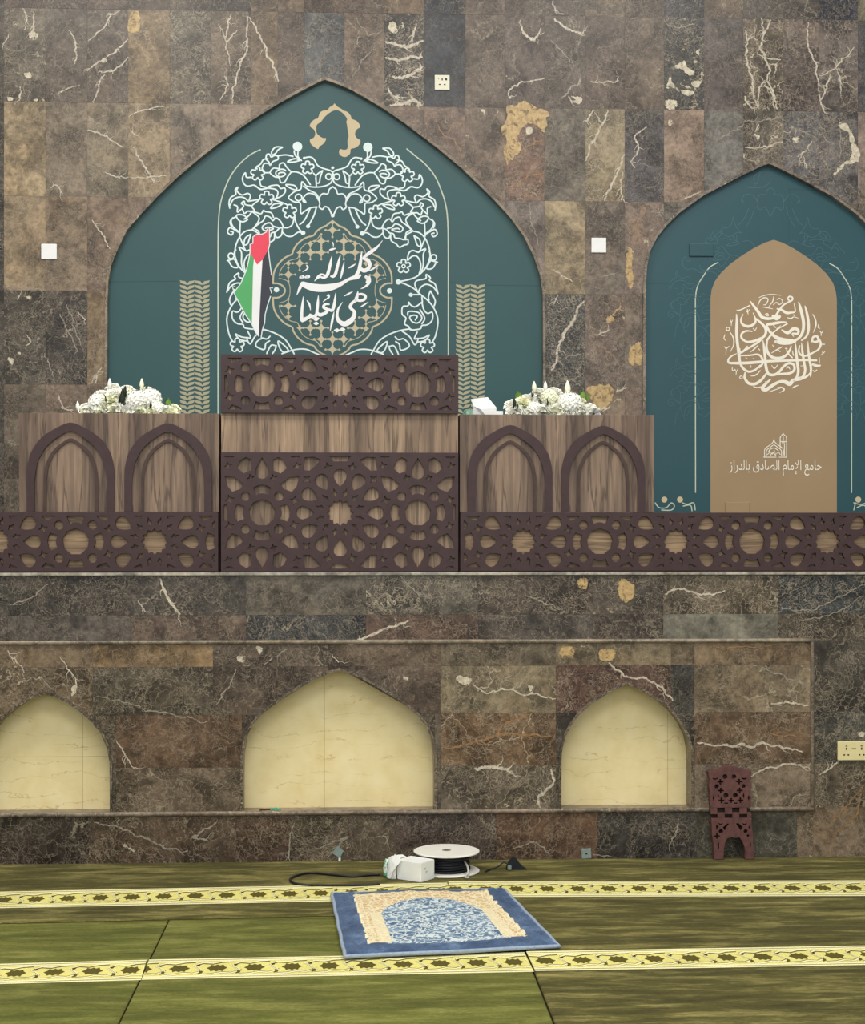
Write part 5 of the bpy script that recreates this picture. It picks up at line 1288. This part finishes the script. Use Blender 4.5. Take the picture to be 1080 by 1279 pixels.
for yo, nm in ((-.052, 'front'), (-.032, 'rear')):
    lean_obj(plate_with_holes('upper_board', [bsp(*p) for p in outer_top], [[bsp(*p) for p in h] for h in top_h], -TB / 2, TB, RED, bs), yo)
    lean_obj(plate_with_holes('lower_board', [bsp(*p) for p in outer_bot], [[bsp(*p) for p in h] for h in bot_h], -TB / 2, TB, RED, bs), yo)
for x0_, x1_ in ((150, 225), (314, 398), (484, 572)):
    v, f = prism_vf([bsp(*p) for p in ((x0_, 576), (x1_, 576), (x1_, 652), (x0_, 652))], -.010, .030); lean_obj(add('hinge_knuckle', v, f, RED, bs), -.048)
for x0_, x1_ in ((228, 311), (401, 481), (575, 620)):
    v, f = prism_vf([bsp(*p) for p in ((x0_, 632), (x1_, 632), (x1_, 699), (x0_, 699))], -.010, .030); lean_obj(add('hinge_knuckle', v, f, RED, bs), -.048)
v, f = prism_vf([bsp(*p) for p in ((152, 590), (620, 590), (620, 690), (152, 690))], .004, .014); lean_obj(add('hinge_pin', v, f, PINHOLE, bs), -.046)

# ------------------------------------------------------------------ green beads on the sill
AQUA = plain('aqua_beads', (70, 170, 140), .4, .4, .2, 80)
xg, yg = WX(344), .020
zg = zs
bd = thing('bead_string', 'small heap of aqua green prayer beads on the centre niche sill', 'beads', (xg, yg, zg))
mb = MB()
for k in range(26):
    a = k * .9; r = .006 + .0007 * k
    bm = bmesh.new(); bmesh.ops.create_icosphere(bm, subdivisions=1, radius=.0042)
    bm.verts.index_update()
    c = Vector((xg + r * math.cos(a) * 1.0, yg + r * math.sin(a) * .6, zg + .005 + .006 * max(0, 1 - k / 14) + .0008 * (k % 3)))
    mb.put([v.co + c for v in bm.verts], [tuple(v.index for v in f.verts) for f in bm.faces]); bm.free()
mb.build('bead_heap', AQUA, bd, smooth=True)['kind'] = 'stuff'
v, f = tube_vf(spline([(xg - .014, yg, zg + .005), (xg - .03, yg - .004, zg + .0075), (xg - .05, yg + .004, zg + .005), (xg - .072, yg, zg + .005)], 6), .0036, 8)
tag(add('tassel', v, f, plain('brown_cord', (86, 60, 40), .7, .2, .2, 80), bd, smooth=True), 'brown cord tail')

# ------------------------------------------------------------------ flowers
PETAL = plain('white_petal', (250, 250, 240), .6, .25, .04, 40); PETAL_Y = plain('cream_petal', (246, 247, 218), .6, .25, .05, 40)
LEAF = plain('green_leaf', (58, 78, 44), .5, .35, .25, 30); DLEAF = plain('dark_leaf', (34, 40, 28), .5, .3, .2, 30); FRESH = plain('fresh_leaf', (112, 148, 62), .5, .3, .2, 40)
def petal_grid(w, l, cup, curl, n=4):
    V = []; F = []
    for j in range(n + 1):
        t = j / n
        for i in range(n + 1):
            s = (i / n - .5) * 2
            ww = w * (math.sin(PI * (.18 + .72 * t)) ** .8)
            V.append(Vector((s * ww, -cup * w * s * s + curl * t * t, l * t)))
    for j in range(n):
        for i in range(n): F.append((j * (n + 1) + i, j * (n + 1) + i + 1, (j + 1) * (n + 1) + i + 1, (j + 1) * (n + 1) + i))
    return V, F
def rose_mesh(name, seed, mat, R=.036):
    rnd = random.Random(seed); mb = MB()
    for ring, (n, tilt, rad, l) in enumerate(((3, .06, .06, .62), (5, .28, .16, .74), (6, .62, .26, .86), (7, 1.05, .30, .95), (7, 1.40, .30, .92))):
        for k in range(n):
            V, F = petal_grid(R * (.40 + .10 * ring), R * l, .5, R * (.18 + .10 * ring), 3)
            a = 2 * PI * k / n + ring * .6 + rnd.uniform(-.15, .15)
            M = Matrix.Rotation(a, 4, 'Z') @ Matrix.Translation((0, R * rad, -.25 * R * ring * .4)) @ Matrix.Rotation(-(tilt + rnd.uniform(-.1, .1)), 4, 'X')
            mb.put([M @ v for v in V], F)
    me = bpy.data.meshes.new(name); me.from_pydata([tuple(v) for v in mb.v], [], mb.f); me.materials.append(mat)
    me.polygons.foreach_set('use_smooth', [True] * len(me.polygons)); return me
def hydrangea_mesh(name, seed, mat, R=.048):
    rnd = random.Random(seed); mb = MB()
    for k in range(70):
        z = 1 - 1.35 * (k + .5) / 70; a = k * 2.39996; r = math.sqrt(max(0, 1 - z * z))
        nrm = Vector((r * math.cos(a), r * math.sin(a), z)); q = nrm.to_track_quat('Z', 'Y').to_matrix().to_4x4()
        M = Matrix.Translation(nrm * R * rnd.uniform(.90, 1.05)) @ q @ Matrix.Rotation(rnd.uniform(0, 2), 4, 'Z')
        for j in range(4):
            b = j * PI / 2; d = R * .24
            P = [(0, 0, 0), (d * .5, -d * .45, .002), (d, -d * .2, .0035), (d, d * .2, .0035), (d * .5, d * .45, .002)]
            mb.put([M @ Matrix.Rotation(b, 4, 'Z') @ Vector(p) for p in P], [(0, 1, 2, 3, 4)])
    V, F = lathe_vf([(0.001, -R * .4), (R * .8, -R * .3), (R * .92, 0), (R * .8, R * .45), (R * .4, R * .82), (.001, R * .92)], (0, 0, 0), 16); mb.put(V, F)
    me = bpy.data.meshes.new(name); me.from_pydata([tuple(v) for v in mb.v], [], mb.f); me.materials.append(mat); return me
def leaf_mesh(name, mat, w=.014, l=.06):
    V, F = petal_grid(w, l, .35, l * .25, 4)
    V = [Vector((v.x * (1 - .5 * (v.z / l) ** 2), v.y, v.z)) for v in V]
    me = bpy.data.meshes.new(name); me.from_pydata([tuple(v) for v in V], [], F); me.materials.append(mat); return me
def bud_mesh(name, mat, r=.011, l=.052):
    V, F = lathe_vf([(.001, 0), (r * .6, l * .12), (r, l * .38), (r * .85, l * .62), (r * .4, l * .86), (.0008, l)], (0, 0, 0), 10)
    me = bpy.data.meshes.new(name); me.from_pydata(V, [], F); me.materials.append(mat)
    me.polygons.foreach_set('use_smooth', [True] * len(me.polygons)); return me
ME = {'R': rose_mesh('rose_a', 1, PETAL), 'Y': rose_mesh('rose_b', 2, PETAL_Y), 'H': hydrangea_mesh('hydrangea_a', 3, PETAL), 'K': hydrangea_mesh('hydrangea_b', 5, PETAL_Y),
      'L': leaf_mesh('leaf_a', LEAF), 'D': leaf_mesh('leaf_b', DLEAF), 'F': leaf_mesh('leaf_c', FRESH, .016, .035), 'B': bud_mesh('bud_a', PETAL_Y), 'W': bud_mesh('bud_b', PETAL, .010, .050)}
NM = {'R': 'rose', 'Y': 'rose', 'H': 'hydrangea', 'K': 'hydrangea', 'L': 'leaf', 'D': 'leaf', 'F': 'leaf', 'B': 'bud', 'W': 'bud'}
ztop_c = WZ(516.5) - .0595
YFw = .16
def arrangement(label, items, cxp):
    x = WX(cxp, YFw)
    t = thing('flower_arrangement', label, 'flowers', (x, YFw, ztop_c), 'white flower arrangements on the cabinets')
    O = ORG[t.name]
    V, F = box_vf(x - .14, x + .14, YFw - .035, YFw + .045, ztop_c + .0005, ztop_c + .03, .006); add('foam_base', V, F, LEAF, t)
    for k, px, py, dy, s, rx, rz in items:
        Y = YFw + dy; wx, wz = W(px, py, Y)
        o = bpy.data.objects.new(NM[k], ME[k]); COL.objects.link(o); o.parent = t
        o.location = Vector((wx, Y, wz)) - O; o.scale = (s, s, s); o.rotation_euler = (rx, 0, rz)
        ORG[o.name] = O
    return t
rx = math.radians
A1 = [('H', 122, 503, -.02, .85, rx(35), 0), ('R', 128, 494, .0, .95, rx(30), .4), ('R', 143, 493, -.03, 1.05, rx(40), -.1), ('H', 170, 501, -.03, 1.0, rx(40), 0), ('K', 160, 497, .02, .8, rx(30), .5), ('H', 188, 499, .0, 1.0, rx(40), .2), ('R', 133, 508, -.05, 1.1, rx(60), .8), ('R', 150, 511, -.05, .9, rx(60), 1.8), ('R', 171, 512, -.055, .9, rx(60), .2), ('H', 196, 511, -.04, .7, rx(40), 1), ('R', 206, 513, -.03, .7, rx(50), .1), ('R', 106, 509, -.01, .75, rx(35), -.5), ('W', 97, 513, .0, .9, 0, .3), ('R', 141, 484, .03, .8, rx(25), 0), ('R', 158, 487, .05, .9, rx(20), 0), ('R', 183, 489, .03, .9, rx(25), 0), ('Y', 140, 500, -.05, .95, rx(55), .3), ('R', 115, 512, -.05, .8, rx(55), 1.2), ('R', 213, 511, -.01, .6, rx(40), .1), ('Y', 217, 510, .0, .75, rx(35), .4),
      ('W', 137, 486, .01, 1.0, rx(4), 0), ('B', 177, 486, .02, .95, 0, 0), ('D', 153, 503, -.058, 1.0, rx(8), .1), ('D', 156, 496, -.055, .85, rx(5), -.3), ('D', 150, 504, -.058, .6, 0, .5), ('D', 132, 503, -.072, .6, 0, 1.2), ('L', 208, 508, .0, .6, rx(5), .2), ('F', 211, 507, .0, 1.0, rx(15), -.4), ('D', 188, 512, -.07, .6, rx(10), .6), ('L', 183, 488, .0, .5, rx(5), .1)]
A2 = [('R', 640, 506, .0, .85, rx(45), .2), ('Y', 655, 504, -.03, 1.0, rx(60), .4), ('R', 664, 500, .0, 1.0, rx(40), .6), ('K', 686, 497, -.02, .82, rx(40), .1), ('H', 711, 505, -.03, 1.12, rx(40), .2), ('H', 667, 511, -.04, .7, rx(40), .3), ('R', 685, 511, -.05, .9, rx(60), 1.0), ('R', 700, 510, -.05, .9, rx(60), .3), ('R', 738, 511, -.02, .85, rx(50), .4), ('R', 730, 511, -.04, .9, rx(50), 1.3), ('R', 640, 514, -.04, .7, rx(60), .1), ('R', 673, 490, .02, .85, rx(25), 0), ('R', 692, 490, .04, .95, rx(25), .3), ('R', 651, 514, -.05, .65, rx(60), .9), ('Y', 721, 500, .02, .9, rx(40), 0), ('R', 658, 497, .03, .7, rx(25), .5),
      ('B', 667, 490, .0, 1.0, 0, 0), ('B', 709, 493, .0, 1.3, rx(-4), .2), ('W', 681, 488, .0, .9, 0, 0), ('D', 642, 510, -.06, .75, rx(10), .2), ('D', 646, 515, -.06, .6, rx(15), .6), ('D', 683, 506, -.068, .55, rx(10), .9), ('F', 646, 497, .0, .9, rx(25), .2), ('F', 650, 497, .0, .7, rx(10), -.6), ('F', 728, 497, .0, .9, rx(10), -.3), ('F', 733, 499, .0, .8, rx(20), .5), ('L', 724, 494, .03, .6, 0, .2), ('D', 664, 500, -.02, .7, rx(6), 1.0)]
for px in range(106, 216, 9): A1.append((random.choice('RRY'), px, 515.5 + random.uniform(-1.5, 1.5), -.055 + random.uniform(0, .015), .85, rx(62), px))
for px in range(640, 742, 9): A2.append((random.choice('RRY'), px, 515.5 + random.uniform(-1.5, 1.5), -.055 + random.uniform(0, .015), .85, rx(62), px))
arrangement('white flower arrangement on the left cabinet below the leaf band', A1, 160)
arrangement('white flower arrangement on the right cabinet beside the white packet', A2, 690)
# white packet beside the right flowers
Yp = .15
pk = thing('paper_packet', 'crumpled white paper packet on the right cabinet next to the rostrum', 'packet', (WX(606, Yp), Yp, ztop_c))
def pw(px, py, dy): q = W(px, py + (16 if py > 519 else 0), Yp + dy); return (q[0], Yp + dy, max(q[1], ztop_c + .0008))
V = [pw(588, 498.5, -.01), pw(609, 496, -.01), pw(619.5, 509.5, -.02), pw(619, 520, -.03), pw(590.5, 520, -.03), pw(591, 507, -.04), pw(600, 511, -.05), pw(590, 499, .04), pw(609, 497, .05), pw(620, 509, .05), pw(619, 520, .05), pw(592, 520, .05)]
F = [(0, 1, 6, 5), (1, 2, 6), (2, 3, 6), (5, 6, 3, 4), (0, 7, 8, 1), (1, 8, 9, 2), (2, 9, 10, 3), (0, 5, 4, 11, 7), (7, 11, 10, 9, 8), (4, 3, 10, 11)]
add('wrapper', V, F, CARD, pk)
V = [pw(616, 513, -.02), pw(628, 513.4, -.025), pw(628, 520, -.03), pw(616, 520, -.03), pw(616, 513, .04), pw(628, 513.4, .04), pw(628, 520, .04), pw(616, 520, .04)]
add('flat_fold', V, [(0, 1, 2, 3), (4, 7, 6, 5), (0, 4, 5, 1), (1, 5, 6, 2), (0, 3, 7, 4), (3, 2, 6, 7)], CARD, pk)
V = [pw(578, 515, -.03), pw(583, 511.5, -.03), pw(592, 513, -.035), pw(594, 520, -.04), pw(579, 520, -.04), pw(581, 513, .02), pw(592, 512, .02), pw(592, 520, .02), pw(580, 520, .02)]
tag(add('green_wrapper_end', V, [(0, 1, 2, 3, 4), (1, 5, 6, 2), (0, 4, 8, 5, 1), (2, 6, 7, 3), (5, 8, 7, 6)], plain('mint_print', (150, 196, 170), .5, .3, .25, 60), pk), 'mint green wrapper end')
